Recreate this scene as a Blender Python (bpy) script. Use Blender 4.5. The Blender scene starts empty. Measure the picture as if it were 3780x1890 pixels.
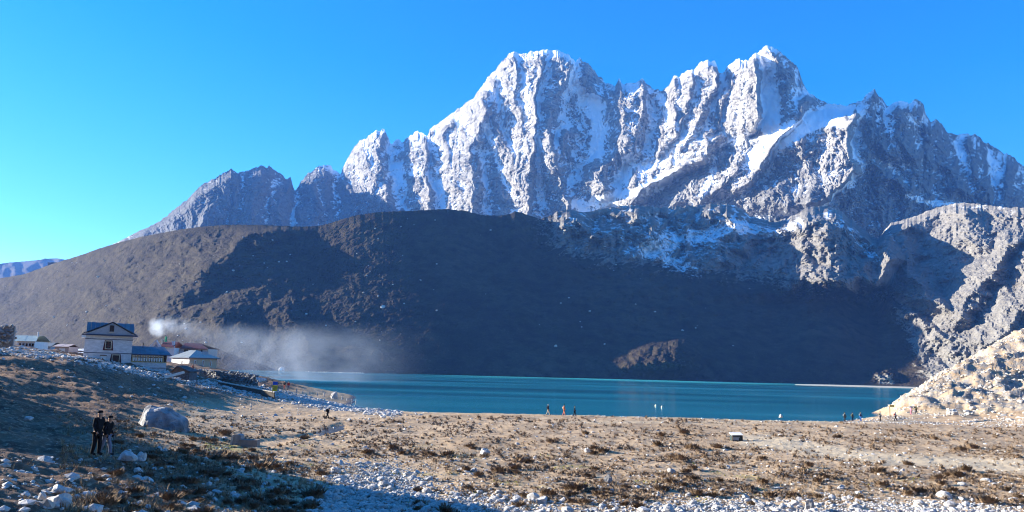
import bpy, bmesh, math, random
import numpy as np
from mathutils import Vector, Matrix, Euler

# ------------------------------------------------------------------ camera, sky, sun
SC = bpy.context.scene
COL = SC.collection
FPX, PITCH, ROLL = 788.0, math.atan(114.0/788.0), math.radians(1.5)
CAMZ = 8.0
_F = np.array([0, math.cos(PITCH), math.sin(PITCH)])
_U0 = np.array([0, -math.sin(PITCH), math.cos(PITCH)])
_R0 = np.array([1.0, 0, 0])
_R = math.cos(ROLL)*_R0 + math.sin(ROLL)*_U0
_U = -math.sin(ROLL)*_R0 + math.cos(ROLL)*_U0
cam_d = bpy.data.cameras.new('camera'); cam = bpy.data.objects.new('camera', cam_d); COL.objects.link(cam)
M4 = Matrix.Identity(4)
for i in range(3):
    M4[i][0], M4[i][1], M4[i][2] = _R[i], _U[i], -_F[i]
M4[2][3] = CAMZ
cam.matrix_world = M4
cam_d.sensor_width = 36.0; cam_d.lens = 36.0*FPX/1024.0
cam_d.clip_start = 0.5; cam_d.clip_end = 30000
SC.camera = cam
SUN_AZ, SUN_EL = math.radians(-74), math.radians(15.2)      # measured from +Y, negative to the left
SC.view_settings.view_transform = 'Standard'
try: SC.view_settings.look = 'None'
except Exception: pass
SC.view_settings.exposure = 1.88
SC.view_settings.gamma = 1.0
SC.view_settings.use_curve_mapping = False
w = bpy.data.worlds.new('World'); SC.world = w; w.use_nodes = True
nt = w.node_tree; nt.nodes.clear()
sky = nt.nodes.new('ShaderNodeTexSky'); sky.sky_type = 'NISHITA'; sky.sun_disc = False
sky.sun_elevation = SUN_EL; sky.sun_rotation = SUN_AZ
sky.altitude = 2500; sky.air_density = 1.0; sky.dust_density = 0.6; sky.ozone_density = 3.0
hs = nt.nodes.new('ShaderNodeHueSaturation'); hs.inputs['Saturation'].default_value = 1.35; hs.inputs['Hue'].default_value = 0.504
bg = nt.nodes.new('ShaderNodeBackground'); bg.inputs[1].default_value = 0.098
wo = nt.nodes.new('ShaderNodeOutputWorld')
nt.links.new(sky.outputs[0], hs.inputs['Color']); nt.links.new(hs.outputs[0], bg.inputs[0]); nt.links.new(bg.outputs[0], wo.inputs[0])
sun_d = bpy.data.lights.new('sun', 'SUN'); sun_d.energy = 5.0; sun_d.angle = math.radians(0.5); sun_d.color = (1.0, 0.925, 0.78)
sun = bpy.data.objects.new('sun', sun_d); COL.objects.link(sun)
SUN = Vector((math.sin(SUN_AZ)*math.cos(SUN_EL), math.cos(SUN_AZ)*math.cos(SUN_EL), math.sin(SUN_EL)))
sun.rotation_euler = SUN.to_track_quat('Z', 'Y').to_euler()
cy = SC.cycles
cy.use_denoising = True; cy.pixel_filter_type = 'BLACKMAN_HARRIS'; cy.filter_width = 1.1
try: cy.denoiser = 'OPENIMAGEDENOISE'; cy.denoising_input_passes = 'RGB_ALBEDO_NORMAL'; cy.denoising_prefilter = 'ACCURATE'
except Exception: pass
cy.max_bounces = 5; cy.diffuse_bounces = 2; cy.glossy_bounces = 3; cy.transparent_max_bounces = 12; cy.volume_bounces = 1
cy.volume_step_rate = 1.0; cy.volume_max_steps = 128

# ------------------------------------------------------------------ helpers
rng = np.random.default_rng(7)
random.seed(7)
K = 1024.0/2576.0                       # drawing units (photo seen 2576 wide) to picture units

def ray(u, v):
    a = (np.asarray(u, float)*K-512.0)/FPX; b = (256.0-np.asarray(v, float)*K)/FPX
    d = _F*np.ones(a.shape)[..., None] + a[..., None]*_R + b[..., None]*_U
    return d/d[..., 1:2]
def P(u, v, Y):                          # world point at depth Y
    d = ray(np.array(float(u)), np.array(float(v)))
    return Vector((d[0]*Y, Y, CAMZ+d[2]*Y))
def pf(x, y): return P(x*2576/3780.0, y*2576/3780.0, 1.0)
def PF(x, y, Y): return P(x*2576/3780.0, y*2576/3780.0, Y)   # from full-size photo units

_perm = np.random.default_rng(3).permutation(256); _perm = np.concatenate([_perm, _perm, _perm])
_ga = np.random.default_rng(4).uniform(0, 2*np.pi, 256); _gx, _gy = np.cos(_ga), np.sin(_ga)
def pn(x, y, seed=0):
    x = np.asarray(x, float)+seed*17.31; y = np.asarray(y, float)+seed*9.17
    xi = np.floor(x).astype(np.int64); yi = np.floor(y).astype(np.int64)
    fx = x-xi; fy = y-yi
    sx = fx*fx*fx*(fx*(fx*6-15)+10); sy = fy*fy*fy*(fy*(fy*6-15)+10)
    def g(ix, iy, dx, dy):
        h = _perm[(_perm[ix & 255]+iy) & 255]
        return _gx[h]*dx+_gy[h]*dy
    a = g(xi, yi, fx, fy); b = g(xi+1, yi, fx-1, fy)
    c = g(xi, yi+1, fx, fy-1); d = g(xi+1, yi+1, fx-1, fy-1)
    return ((a+(b-a)*sx)*(1-sy)+(c+(d-c)*sx)*sy)*1.4
def fbm(x, y, o=5, seed=0, g=0.5, l=2.03):
    r = 0; a = 1; f = 1
    for i in range(o):
        r = r+a*pn(x*f, y*f, seed+i); a *= g; f *= l
    return r
def ridged(x, y, o=5, seed=0, g=0.5, l=2.1):
    r = 0; a = 1; f = 1; w = 1
    for i in range(o):
        n = 1-np.abs(pn(x*f, y*f, seed+i))*1.6
        n = n*w; r = r+a*n; w = np.clip(n*1.3, 0, 1); a *= g; f *= l
    return r
_gv = np.random.default_rng(8).uniform(-1, 1, 256)
def ln(x, y, seed=0):                     # piecewise planar noise: angular facets
    x = np.asarray(x, float)+seed*13.7; y = np.asarray(y, float)-seed*7.9; s_ = (x+y)*0.3660254
    u = x+s_; v = y+s_; i = np.floor(u).astype(np.int64); j = np.floor(v).astype(np.int64); a = u-i; b = v-j
    def g(p, q): return _gv[_perm[(_perm[p & 255]+q) & 255]]
    v0 = g(i, j); v1 = g(i+1, j+1)
    return np.where(a > b, v0*(1-a)+g(i+1, j)*(a-b)+v1*b, v0*(1-b)+g(i, j+1)*(b-a)+v1*a)
def facets(x, y, o=4, seed=0, g=0.5, l=2.07):
    r = 0; a = 1.0; ang = 0.5+seed
    for k in range(o):
        c, s2 = math.cos(ang), math.sin(ang); r = r+a*ln(x*c-y*s2, x*s2+y*c, seed+k); x = x*l; y = y*l; a *= g; ang += 1.1
    return r
def sstep(a, b, x):
    t = np.clip((x-a)/(b-a), 0, 1); return t*t*(3-2*t)
def blur(A, n):
    k = np.ones(2*n+1)/(2*n+1)
    B = np.pad(A, n, mode='edge')
    B = np.apply_along_axis(lambda m: np.convolve(m, k, 'valid'), 0, B)
    return np.apply_along_axis(lambda m: np.convolve(m, k, 'valid'), 1, B)

def grid_mesh(name, XYZ, mat, attrs=None, smooth=True, flip=False):
    nr, nc = XYZ.shape[:2]
    me = bpy.data.meshes.new(name)
    me.vertices.add(nr*nc); me.vertices.foreach_set('co', XYZ.reshape(-1).astype(np.float32))
    i = np.arange((nr-1)*(nc-1)); r = i//(nc-1); c = i % (nc-1); a = r*nc+c
    q = np.stack([a, a+1, a+nc+1, a+nc], 1) if not flip else np.stack([a, a+nc, a+nc+1, a+1], 1)
    me.loops.add(q.size); me.polygons.add(len(q))
    me.loops.foreach_set('vertex_index', q.reshape(-1).astype(np.int32))
    me.polygons.foreach_set('loop_start', (np.arange(len(q))*4).astype(np.int32))
    me.update(calc_edges=True)
    me.polygons.foreach_set('use_smooth', np.full(len(q), smooth))
    for k, A in (attrs or {}).items():
        at = me.attributes.new(k, 'FLOAT', 'POINT'); at.data.foreach_set('value', A.reshape(-1).astype(np.float32))
    me.materials.append(mat); me.validate()
    o = bpy.data.objects.new(name, me); COL.objects.link(o)
    return o
def tri_mesh(name, V, Fc, mat, mi=None, smooth=False, parent=None):
    me = bpy.data.meshes.new(name)
    V = np.asarray(V, np.float32); Fc = np.asarray(Fc, np.int32); k = Fc.shape[1]
    me.vertices.add(len(V)); me.vertices.foreach_set('co', V.reshape(-1))
    me.loops.add(Fc.size); me.polygons.add(len(Fc))
    me.loops.foreach_set('vertex_index', Fc.reshape(-1))
    me.polygons.foreach_set('loop_start', (np.arange(len(Fc))*k).astype(np.int32))
    me.update(calc_edges=True)
    me.polygons.foreach_set('use_smooth', np.full(len(Fc), smooth))
    for m in (mat if isinstance(mat, (list, tuple)) else [mat]): me.materials.append(m)
    if mi is not None: me.polygons.foreach_set('material_index', np.asarray(mi, np.int32))
    o = bpy.data.objects.new(name, me); COL.objects.link(o)
    if parent: o.parent = parent
    return o
def structure(o): o['kind'] = 'structure'; return o
def stuff(o, label=None, cat=None):
    o['kind'] = 'stuff'
    if label: o['label'] = label
    if cat: o['category'] = cat
    return o
def tag(o, label, cat, group=None):
    o['label'] = label; o['category'] = cat
    if group: o['group'] = group
    return o
def thing(name, label, cat, loc=(0, 0, 0), rz=0, group=None):
    o = bpy.data.objects.new(name, None); COL.objects.link(o); o.empty_display_size = 0.3
    o.location = loc; o.rotation_euler = (0, 0, rz)
    return tag(o, label, cat, group)

# ------------------------------------------------------------------ materials
class NB:
    def __init__(s, name):
        s.m = bpy.data.materials.new(name); s.m.use_nodes = True; s.t = s.m.node_tree; s.t.nodes.clear()
        s.out = s.t.nodes.new('ShaderNodeOutputMaterial')
    def n(s, typ, **kw):
        nd = s.t.nodes.new(typ)
        for k, v in kw.items():
            if k in nd.inputs.keys() if isinstance(k, str) else False: s.set(nd.inputs[k], v)
            else: setattr(nd, k, v)
        return nd
    def set(s, sock, v):
        if isinstance(v, bpy.types.NodeSocket): s.t.links.new(v, sock)
        elif isinstance(v, tuple) and len(v) == 3 and sock.type == 'RGBA': sock.default_value = (*v, 1)
        else: sock.default_value = v
    def noise(s, scale, detail=4, rough=0.55, dist=0.0, vec=None):
        nd = s.n('ShaderNodeTexNoise', Scale=scale, Detail=detail, Roughness=rough, Distortion=dist)
        if vec is not None: s.set(nd.inputs['Vector'], vec)
        return nd.outputs['Fac']
    def obj(s): return s.n('ShaderNodeTexCoord').outputs['Object']
    def scalev(s, vec, sc):
        m = s.n('ShaderNodeMapping'); s.set(m.inputs['Vector'], vec); m.inputs['Scale'].default_value = sc; return m.outputs[0]
    def mr(s, val, a, b, c=0, d=1, smooth=False):
        m = s.n('ShaderNodeMapRange'); s.set(m.inputs['Value'], val)
        if smooth: m.interpolation_type = 'SMOOTHSTEP'
        for i, x in zip(('From Min', 'From Max', 'To Min', 'To Max'), (a, b, c, d)): m.inputs[i].default_value = x
        return m.outputs[0]
    def mix(s, f, a, b):
        m = s.n('ShaderNodeMix'); m.data_type = 'RGBA'
        s.set(m.inputs[0], f); s.set(m.inputs[6], a); s.set(m.inputs[7], b); return m.outputs[2]
    def math(s, op, a, b=0.0, clamp=False):
        m = s.n('ShaderNodeMath'); m.operation = op; m.use_clamp = clamp
        s.set(m.inputs[0], a); s.set(m.inputs[1], b); return m.outputs[0]
    def attr(s, name): return s.n('ShaderNodeAttribute', attribute_name=name).outputs['Fac']
    def bump(s, h, strength, dist, nrm=None):
        b = s.n('ShaderNodeBump'); s.set(b.inputs['Height'], h); b.inputs['Strength'].default_value = strength; b.inputs['Distance'].default_value = dist
        if nrm is not None: s.set(b.inputs['Normal'], nrm)
        return b.outputs[0]
    def bsdf(s, col, rough=0.9, spec=0.2, nrm=None, **kw):
        b = s.n('ShaderNodeBsdfPrincipled'); s.set(b.inputs['Base Color'], col); s.set(b.inputs['Roughness'], rough)
        s.set(b.inputs['Specular IOR Level'], spec)
        if nrm is not None: s.set(b.inputs['Normal'], nrm)
        for k, v in kw.items(): s.set(b.inputs[k], v)
        s.t.links.new(b.outputs[0], s.out.inputs[0]); return b

def mat_mountain():
    b = NB('snowy_rock'); o = b.obj()
    n1 = b.noise(0.02, 6, 0.6, 0.4, o); n2 = b.noise(0.07, 6, 0.65, 0.0, b.scalev(o, (1, 1, 0.45)))
    n3 = b.noise(0.25, 4, 0.7, 0.0, b.scalev(o, (1, 1, 0.6)))
    strata = b.noise(0.03, 5, 0.7, 0.3, b.scalev(o, (0.6, 0.6, 3.2)))
    rock = b.mix(b.mr(n1, 0.35, 0.65), (0.17, 0.165, 0.16), (0.30, 0.28, 0.255))
    rock = b.mix(b.mr(n2, 0.35, 0.7), rock, (0.42, 0.40, 0.37))
    rock = b.mix(b.mr(strata, 0.5, 0.62), rock, (0.10, 0.095, 0.095))
    rock = b.mix(b.mr(n3, 0.50, 0.62, 0, 0.75), rock, (0.07, 0.07, 0.075))
    n5 = b.noise(0.11, 5, 0.75, 0.6, b.scalev(o, (1, 1, 0.35)))
    rock = b.mix(b.math('MULTIPLY', b.attr('shade_dark'), 0.75), rock, b.mix(b.mr(n2, 0.35, 0.65), (0.06, 0.063, 0.068), (0.15, 0.152, 0.155)))  # painted shade: rock colour darkened where the mask is set
    sn = b.attr('snow')
    f = b.math('ADD', sn, b.math('MULTIPLY', b.math('SUBTRACT', n2, 0.5), 1.5))
    f = b.math('ADD', f, b.math('MULTIPLY', b.math('SUBTRACT', n3, 0.5), 0.9))
    f = b.math('ADD', f, b.math('MULTIPLY', b.math('SUBTRACT', n5, 0.5), 1.2))
    f = b.mr(f, 0.46, 0.56, 0, 1, True)
    col = b.mix(f, rock, (0.86, 0.87, 0.90))
    h = b.math('ADD', b.math('MULTIPLY', n2, 1.0), b.math('MULTIPLY', n3, 0.5))
    h2 = b.math('ADD', b.math('MULTIPLY', h, b.mr(f, 0, 1, 1.0, 0.35)), b.math('MULTIPLY', strata, b.mr(f, 0, 1, 0.7, 0.0)))
    b.bsdf(col, 0.9, 0.1, b.bump(h2, 0.8, 5.0))
    return b.m
def mat_hill():
    b = NB('alpine_hillside'); o = b.obj()
    n1 = b.noise(0.008, 6, 0.6, 0.3, o); n2 = b.noise(0.05, 6, 0.65, 0.0, o); n3 = b.noise(0.25, 4, 0.7, 0.0, o)
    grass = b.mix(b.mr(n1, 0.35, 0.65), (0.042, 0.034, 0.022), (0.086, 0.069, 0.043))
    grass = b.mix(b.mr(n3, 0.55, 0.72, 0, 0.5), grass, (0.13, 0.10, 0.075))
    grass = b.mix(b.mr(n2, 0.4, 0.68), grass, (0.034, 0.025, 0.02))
    rockc = b.mix(b.mr(n2, 0.35, 0.7), (0.16, 0.148, 0.135), (0.30, 0.28, 0.25))
    rk = b.math('ADD', b.attr('rock'), b.math('MULTIPLY', b.math('SUBTRACT', n3, 0.5), 0.9))
    col = b.mix(b.mr(rk, 0.4, 0.6, 0, 1, True), grass, rockc)
    f = b.math('ADD', b.attr('snow'), b.math('MULTIPLY', b.math('SUBTRACT', n2, 0.5), 1.6))
    f = b.math('ADD', f, b.math('MULTIPLY', b.math('SUBTRACT', n3, 0.5), 1.1))
    f = b.mr(f, 0.44, 0.6, 0, 1, True)
    col = b.mix(f, col, (0.84, 0.86, 0.9))
    h = b.math('ADD', n2, b.math('MULTIPLY', n3, 0.45))
    b.bsdf(col, 0.95, 0.08, b.bump(h, 1.0, 6.5))
    return b.m
def mat_ground():
    b = NB('dry_turf_and_gravel'); o = b.obj()
    n1 = b.noise(0.07, 5, 0.6, 0.4, o); n2 = b.noise(0.6, 6, 0.65, 0.0, o); n3 = b.noise(3.5, 5, 0.7, 0.0, o)
    g = b.mix(b.mr(n1, 0.35, 0.65), (0.42, 0.288, 0.17), (0.56, 0.405, 0.255))
    g = b.mix(b.mr(n2, 0.45, 0.68), g, (0.24, 0.16, 0.098))
    g = b.mix(b.mr(n3, 0.5, 0.75, 0, 0.8), g, (0.66, 0.50, 0.32))
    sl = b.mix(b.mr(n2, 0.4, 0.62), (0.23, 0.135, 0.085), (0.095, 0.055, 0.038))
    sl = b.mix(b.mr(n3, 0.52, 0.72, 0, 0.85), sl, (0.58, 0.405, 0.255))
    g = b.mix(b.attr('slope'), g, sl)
    g = b.mix(b.attr('path'), g, b.mix(n3, (0.48, 0.37, 0.24), (0.62, 0.50, 0.34)))
    gr = b.math('ADD', b.attr('gravel'), b.math('MULTIPLY', b.math('SUBTRACT', n2, 0.5), 0.9))
    vor = b.n('ShaderNodeTexVoronoi', Scale=5.0); b.set(vor.inputs['Vector'], o)
    gv = b.mix(b.mr(vor.outputs['Distance'], 0.1, 0.55), (0.60, 0.575, 0.53), (0.20, 0.18, 0.16))
    gv = b.mix(b.mr(vor.outputs['Color'], 0.2, 0.8, 0, 0.5), gv, (0.30, 0.29, 0.28))
    g = b.mix(b.mr(gr, 0.4, 0.6, 0, 1, True), g, gv)
    moss = b.math('MULTIPLY', b.attr('moss'), b.mr(n3, 0.45, 0.6))
    g = b.mix(moss, g, (0.36, 0.33, 0.05))
    g = b.mix(b.attr('wet'), g, (0.035, 0.035, 0.045))
    rough = b.mr(b.attr('wet'), 0, 1, 0.95, 0.25)
    h = b.math('ADD', b.math('MULTIPLY', n2, 0.6), b.math('MULTIPLY', n3, 0.3))
    b.bsdf(g, rough, 0.15, b.bump(h, 0.9, 0.4))
    return b.m
def mat_water():
    b = NB('glacial_lake_water'); o = b.obj()
    n = b.noise(0.012, 3, 0.5, 0.2, b.scalev(o, (0.35, 1.4, 1)))
    r1 = b.noise(0.9, 4, 0.6, 0.0, b.scalev(o, (0.5, 1.2, 1))); r2 = b.noise(0.15, 3, 0.6, 0.0, b.scalev(o, (0.6, 1.3, 1)))
    sh = b.attr('far_turquoise')
    col = b.mix(b.mr(n, 0.35, 0.7), (0.005, 0.16, 0.245), (0.012, 0.24, 0.33))
    col = b.mix(sh, col, (0.10, 0.72, 0.72))
    h = b.math('ADD', b.math('MULTIPLY', r1, 0.25), r2)
    b.bsdf(col, b.mr(n, 0.3, 0.7, 0.06, 0.2), 0.5, b.bump(h, 0.25, 0.10), IOR=1.33)
    return b.m
def mat_plain(name, col, rough=0.85, var=0.25, scale=2.0, spec=0.2, bump=0.3, dist=0.02, metallic=0.0, stretch=(1, 1, 1)):
    b = NB(name); o = b.scalev(b.obj(), stretch)
    n1 = b.noise(scale, 5, 0.6, 0.2, o); n2 = b.noise(scale*7, 4, 0.65, 0, o)
    dk = tuple(c*(1-var) for c in col); lt = tuple(min(0.95, c*(1+var)) for c in col)
    c = b.mix(b.mr(n1, 0.35, 0.65), dk, lt); c = b.mix(b.mr(n2, 0.5, 0.75, 0, 0.6), c, dk)
    b.bsdf(c, rough, spec, b.bump(n2, bump, dist), Metallic=metallic)
    return b.m
def mat_stone(name, a, c2, lichen=(0.12, 0.11, 0.10), scale=3.0):
    b = NB(name); o = b.obj()
    oi = b.n('ShaderNodeObjectInfo').outputs['Random']
    n1 = b.noise(scale, 6, 0.6, 0.5, o); n2 = b.noise(scale*5, 5, 0.7, 0, o)
    c = b.mix(b.mr(n1, 0.35, 0.65), a, c2)
    c = b.mix(b.mr(n2, 0.56, 0.72, 0, 0.75), c, lichen)
    b.bsdf(c, 0.9, 0.15, b.bump(b.math('ADD', n1, b.math('MULTIPLY', n2, 0.5)), 0.6, 0.12/scale*3))
    return b.m
MT = mat_mountain(); MH = mat_hill(); MG = mat_ground(); MW = mat_water()

# ------------------------------------------------------------------ far terrain
def crest_interp(pts, u):
    a = np.array(pts, float); return np.interp(u, a[:, 0], a[:, 1])
def smi(x, xp, fp, w=90.0):
    g = np.arange(min(xp[0], x.min())-300, max(xp[-1], x.max())+300, 5.0); y = np.interp(g, xp, fp); k = np.exp(-0.5*(np.arange(-60, 61)*5.0/w)**2); k /= k.sum()
    return np.interp(x, g, np.convolve(np.pad(y, 60, mode='edge'), k, 'valid'))
def world_from(U, V, Y):
    d = ray(U, V); return np.stack([d[..., 0]*Y, Y, CAMZ+d[..., 2]*Y], -1)
def normals(W):
    a = np.gradient(W, axis=1); b = np.gradient(W, axis=0)
    n = np.cross(a, b); n /= np.linalg.norm(n, axis=-1, keepdims=True)+1e-9
    return np.where(n[..., 2:3] < 0, -n, n)
def tent(U, V, poly, wl, wr, power=1.0, fade=25):
    a = np.array(poly, float); a = a[np.argsort(a[:, 1])]
    uc = np.interp(V, a[:, 1], a[:, 0]); d = U-uc
    t = np.where(d < 0, 1+d/wl, 1-d/wr)
    t = np.clip(t, 0, 1)**power
    return t*sstep(a[0, 1]-fade, a[0, 1]+fade*0.6, V)*(1-sstep(a[-1, 1]-fade, a[-1, 1]+fade, V))
def stroke(U, V, poly, width, soft=0.5):
    d = np.full(U.shape, 1e9)
    for (a, b) in zip(poly[:-1], poly[1:]):
        ax, ay = a[:2]; bx, by = b[:2]
        L = (bx-ax)**2+(by-ay)**2+1e-9
        t = np.clip(((U-ax)*(bx-ax)+(V-ay)*(by-ay))/L, 0, 1)
        d = np.minimum(d, np.hypot(U-ax-t*(bx-ax), V-ay-t*(by-ay)))
    return 1-sstep(width*soft, width, d)
def inpoly(U, V, poly, soft=14):
    x = U; y = V; ins = np.zeros(U.shape, bool); d = np.full(U.shape, 1e9)
    n = len(poly)
    for i in range(n):
        x1, y1 = poly[i]; x2, y2 = poly[(i+1) % n]
        c = ((y1 > y) != (y2 > y)) & (x < (x2-x1)*(y-y1)/((y2-y1) if y2 != y1 else 1e-9)+x1)
        ins ^= c
        L = (x2-x1)**2+(y2-y1)**2+1e-9
        t = np.clip(((x-x1)*(x2-x1)+(y-y1)*(y2-y1))/L, 0, 1)
        d = np.minimum(d, np.hypot(x-x1-t*(x2-x1), y-y1-t*(y2-y1)))
    sd = np.where(ins, d, -d)
    return sstep(-soft, soft, sd)

SKYLINE = [(100, 700), (230, 640), (300, 608), (345, 585), (375, 572), (400, 560), (430, 535), (470, 505), (505, 472), (540, 452), (572, 432), (585, 429), (600, 436), (625, 433), (645, 421), (660, 420),
 (680, 422), (690, 433), (705, 437), (718, 450), (725, 452), (731, 448), (735, 462), (742, 481), (750, 470), (775, 440), (800, 420), (815, 416), (830, 419), (845, 432), (857, 441), (866, 415), (884, 382), (905, 358),
 (929, 343), (960, 326), (968, 328), (973, 343), (986, 367), (999, 354), (1012, 358), (1025, 345), (1047, 333), (1060, 336), (1075, 347), (1083, 326), (1103, 310), (1123, 297), (1144, 280), (1166, 265), (1194, 248),
 (1207, 228), (1220, 210), (1227, 193), (1244, 182), (1260, 158), (1277, 141), (1290, 136), (1314, 137), (1336, 135), (1355, 133), (1362, 126), (1370, 130), (1392, 128), (1410, 134), (1429, 138), (1436, 150),
 (1447, 158), (1459, 147), (1468, 158), (1481, 163), (1496, 180), (1510, 198), (1525, 213), (1534, 213), (1546, 220), (1557, 200), (1568, 215), (1581, 211), (1599, 211), (1616, 199), (1629, 214), (1643, 226), (1667, 231),
 (1682, 218), (1695, 194), (1710, 196), (1716, 185), (1729, 177), (1747, 179), (1760, 159), (1779, 155), (1799, 155), (1804, 170), (1810, 189), (1819, 187), (1838, 166), (1853, 151), (1875, 155), (1882, 155), (1894, 137), (1903, 140),
 (1927, 115), (1941, 122), (1967, 137), (1986, 155), (2004, 170), (2017, 203), (2027, 224), (2038, 240), (2064, 255), (2080, 259), (2108, 264), (2127, 270), (2145, 261), (2167, 259), (2178, 240), (2199, 226), (2216, 248),
 (2234, 272), (2245, 261), (2271, 255), (2286, 263), (2303, 253), (2323, 263), (2330, 290), (2343, 311), (2353, 300), (2367, 314), (2385, 335), (2407, 345), (2420, 341), (2455, 341), (2474, 360), (2506, 372), (2525, 385),
 (2553, 401), (2576, 420), (2640, 450), (2750, 520)]
SKY_Y = [(100, 2900), (400, 2920), (500, 3020), (600, 3170), (740, 3480), (860, 3760), (965, 3660), (1000, 3680), (1080, 3600), (1200, 3510), (1430, 3330), (1470, 3340), (1535, 3340), (1570, 3190), (1620, 3090), (1700, 3000), (1930, 2790), (2080, 2670), (2165, 2540), (2200, 2680), (2300, 2690), (2345, 2800), (2400, 2930), (2576, 3150), (2750, 3300)]
NC, NR = 1180, 400
us = np.linspace(120, 2720, NC); vsky = crest_interp(SKYLINE, us)
jag = (facets(us/11.0, us*0+1.3, 4, 11, 0.65)*3.6-1.5)*sstep(300, 420, us)
vsky = vsky+jag-1.0
VB = 660.0
ss = np.linspace(0, 1, NR)[:, None]                        # 0 base, 1 crest
U = np.repeat(us[None, :], NR, 0); V = VB+(vsky[None, :]-VB)*ss
Ys = smi(us, [a[0] for a in SKY_Y], [a[1] for a in SKY_Y], 35)[None, :]
Yb = smi(us, [0, 600, 860, 1200, 1430, 1540, 1700, 1930, 2080, 2300, 2700], [2450, 2620, 2960, 2760, 2600, 2590, 2440, 2250, 2110, 2160, 2400])[None, :]
vsm = smi(us, us, vsky, 22)[None, :]
S = np.clip((VB-V)/(VB-vsm), 0, 1.12)
Y = Yb+(Ys-Yb)*S**1.15
SPURS = [  # polyline (top to bottom), metres proud, left width, right width
 ([(585, 429), (560, 500), (520, 560), (480, 600)], 70, 90, 50), ([(655, 420), (650, 480), (640, 560), (600, 620)], 80, 60, 35), ([(731, 448), (725, 500), (720, 580)], 60, 30, 26),
 ([(815, 416), (800, 470), (790, 540), (780, 600)], 90, 50, 60), ([(850, 445), (880, 480), (920, 520), (960, 560)], 50, 40, 30),
 ([(890, 375), (885, 430), (905, 480), (900, 560)], 45, 30, 16), ([(962, 326), (950, 380), (955, 430), (975, 470), (990, 520), (1010, 560)], 110, 60, 34),
 ([(1047, 333), (1040, 380), (1025, 420), (1015, 470)], 40, 22, 22),
 ([(1085, 322), (1068, 380), (1062, 440), (1080, 500), (1090, 560)], 110, 42, 20),
 ([(1130, 300), (1120, 360), (1135, 420), (1150, 480), (1165, 560)], 70, 40, 24),
 ([(1207, 230), (1222, 290), (1190, 340), (1182, 400), (1185, 460), (1180, 540), (1190, 600)], 150, 46, 40),
 ([(1232, 195), (1238, 250), (1250, 300), (1262, 350), (1285, 400), (1300, 440)], 60, 26, 18),
 ([(1290, 136), (1300, 200), (1295, 260), (1310, 310), (1330, 360), (1330, 400)], 80, 30, 26),
 ([(1362, 126), (1352, 200), (1340, 250), (1350, 300), (1345, 360), (1335, 410), (1330, 470), (1328, 540), (1345, 600)], 130, 36, 26),
 ([(1429, 138), (1422, 190), (1400, 240), (1385, 300), (1380, 350), (1395, 400), (1408, 440)], 130, 44, 26),
 ([(1459, 147), (1475, 200), (1500, 240), (1530, 270)], 90, 20, 60),
 ([(1425, 330), (1412, 380), (1395, 430), (1420, 480), (1440, 540)], 90, 34, 30),
 ([(1557, 200), (1560, 270), (1575, 330), (1560, 380), (1510, 420), (1500, 460), (1520, 500)], 150, 34, 70),
 ([(1616, 199), (1610, 250), (1618, 300), (1600, 350)], 70, 30, 22),
 ([(1695, 194), (1705, 240), (1700, 300), (1690, 360)], 90, 30, 24), ([(1738, 178), (1742, 230), (1730, 290), (1700, 340), (1650, 400)], 80, 32, 20),
 ([(1790, 155), (1795, 220), (1770, 280), (1745, 340), (1700, 390)], 100, 40, 26), ([(1853, 151), (1845, 210), (1820, 270), (1805, 320), (1760, 350)], 80, 36, 20),
 ([(1894, 137), (1902, 200), (1903, 260), (1898, 300), (1880, 340)], 190, 52, 26),
 ([(1932, 115), (1965, 170), (1982, 220), (1986, 260), (1975, 310)], 90, 26, 50),
 ([(2045, 245), (2010, 300), (1975, 340), (1935, 380), (1905, 420), (1880, 460), (1845, 490)], 150, 60, 40),
 ([(1800, 345), (1790, 360), (1765, 400), (1700, 430), (1620, 470), (1580, 520)], 120, 80, 46),
 ([(1905, 350), (1870, 400), (1835, 440), (1790, 490), (1740, 520)], 120, 70, 36),
 ([(2150, 290), (2125, 330), (2130, 380), (2160, 420), (2140, 450), (2080, 490), (2050, 530)], 250, 150, 26),
 ([(2199, 226), (2190, 270), (2200, 330), (2240, 400)], 110, 26, 60), ([(2290, 258), (2270, 300), (2258, 340), (2290, 400)], 110, 46, 60),
 ([(2190, 380), (2200, 420), (2240, 450), (2270, 470)], 90, 40, 40), ([(2353, 300), (2360, 360), (2390, 430), (2420, 500)], 90, 30, 60),
 ([(2435, 341), (2440, 400), (2470, 460), (2500, 520)], 90, 26, 50), ([(2530, 385), (2530, 440), (2560, 520)], 90, 26, 50),
]
wu = fbm(U/90, V/90, 3, 21)*12+facets(U/30, V/30, 3, 22)*5; wv = fbm(U/60, V/80, 3, 25)*12
R = np.zeros(U.shape)
for poly, amp, wl, wr in SPURS:
    t = tent(U+wu, V+wv, poly, wl*1.7, wr*0.95, 1.0)
    R = np.maximum(R, amp*t*1.0)+amp*0.15*t
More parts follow.
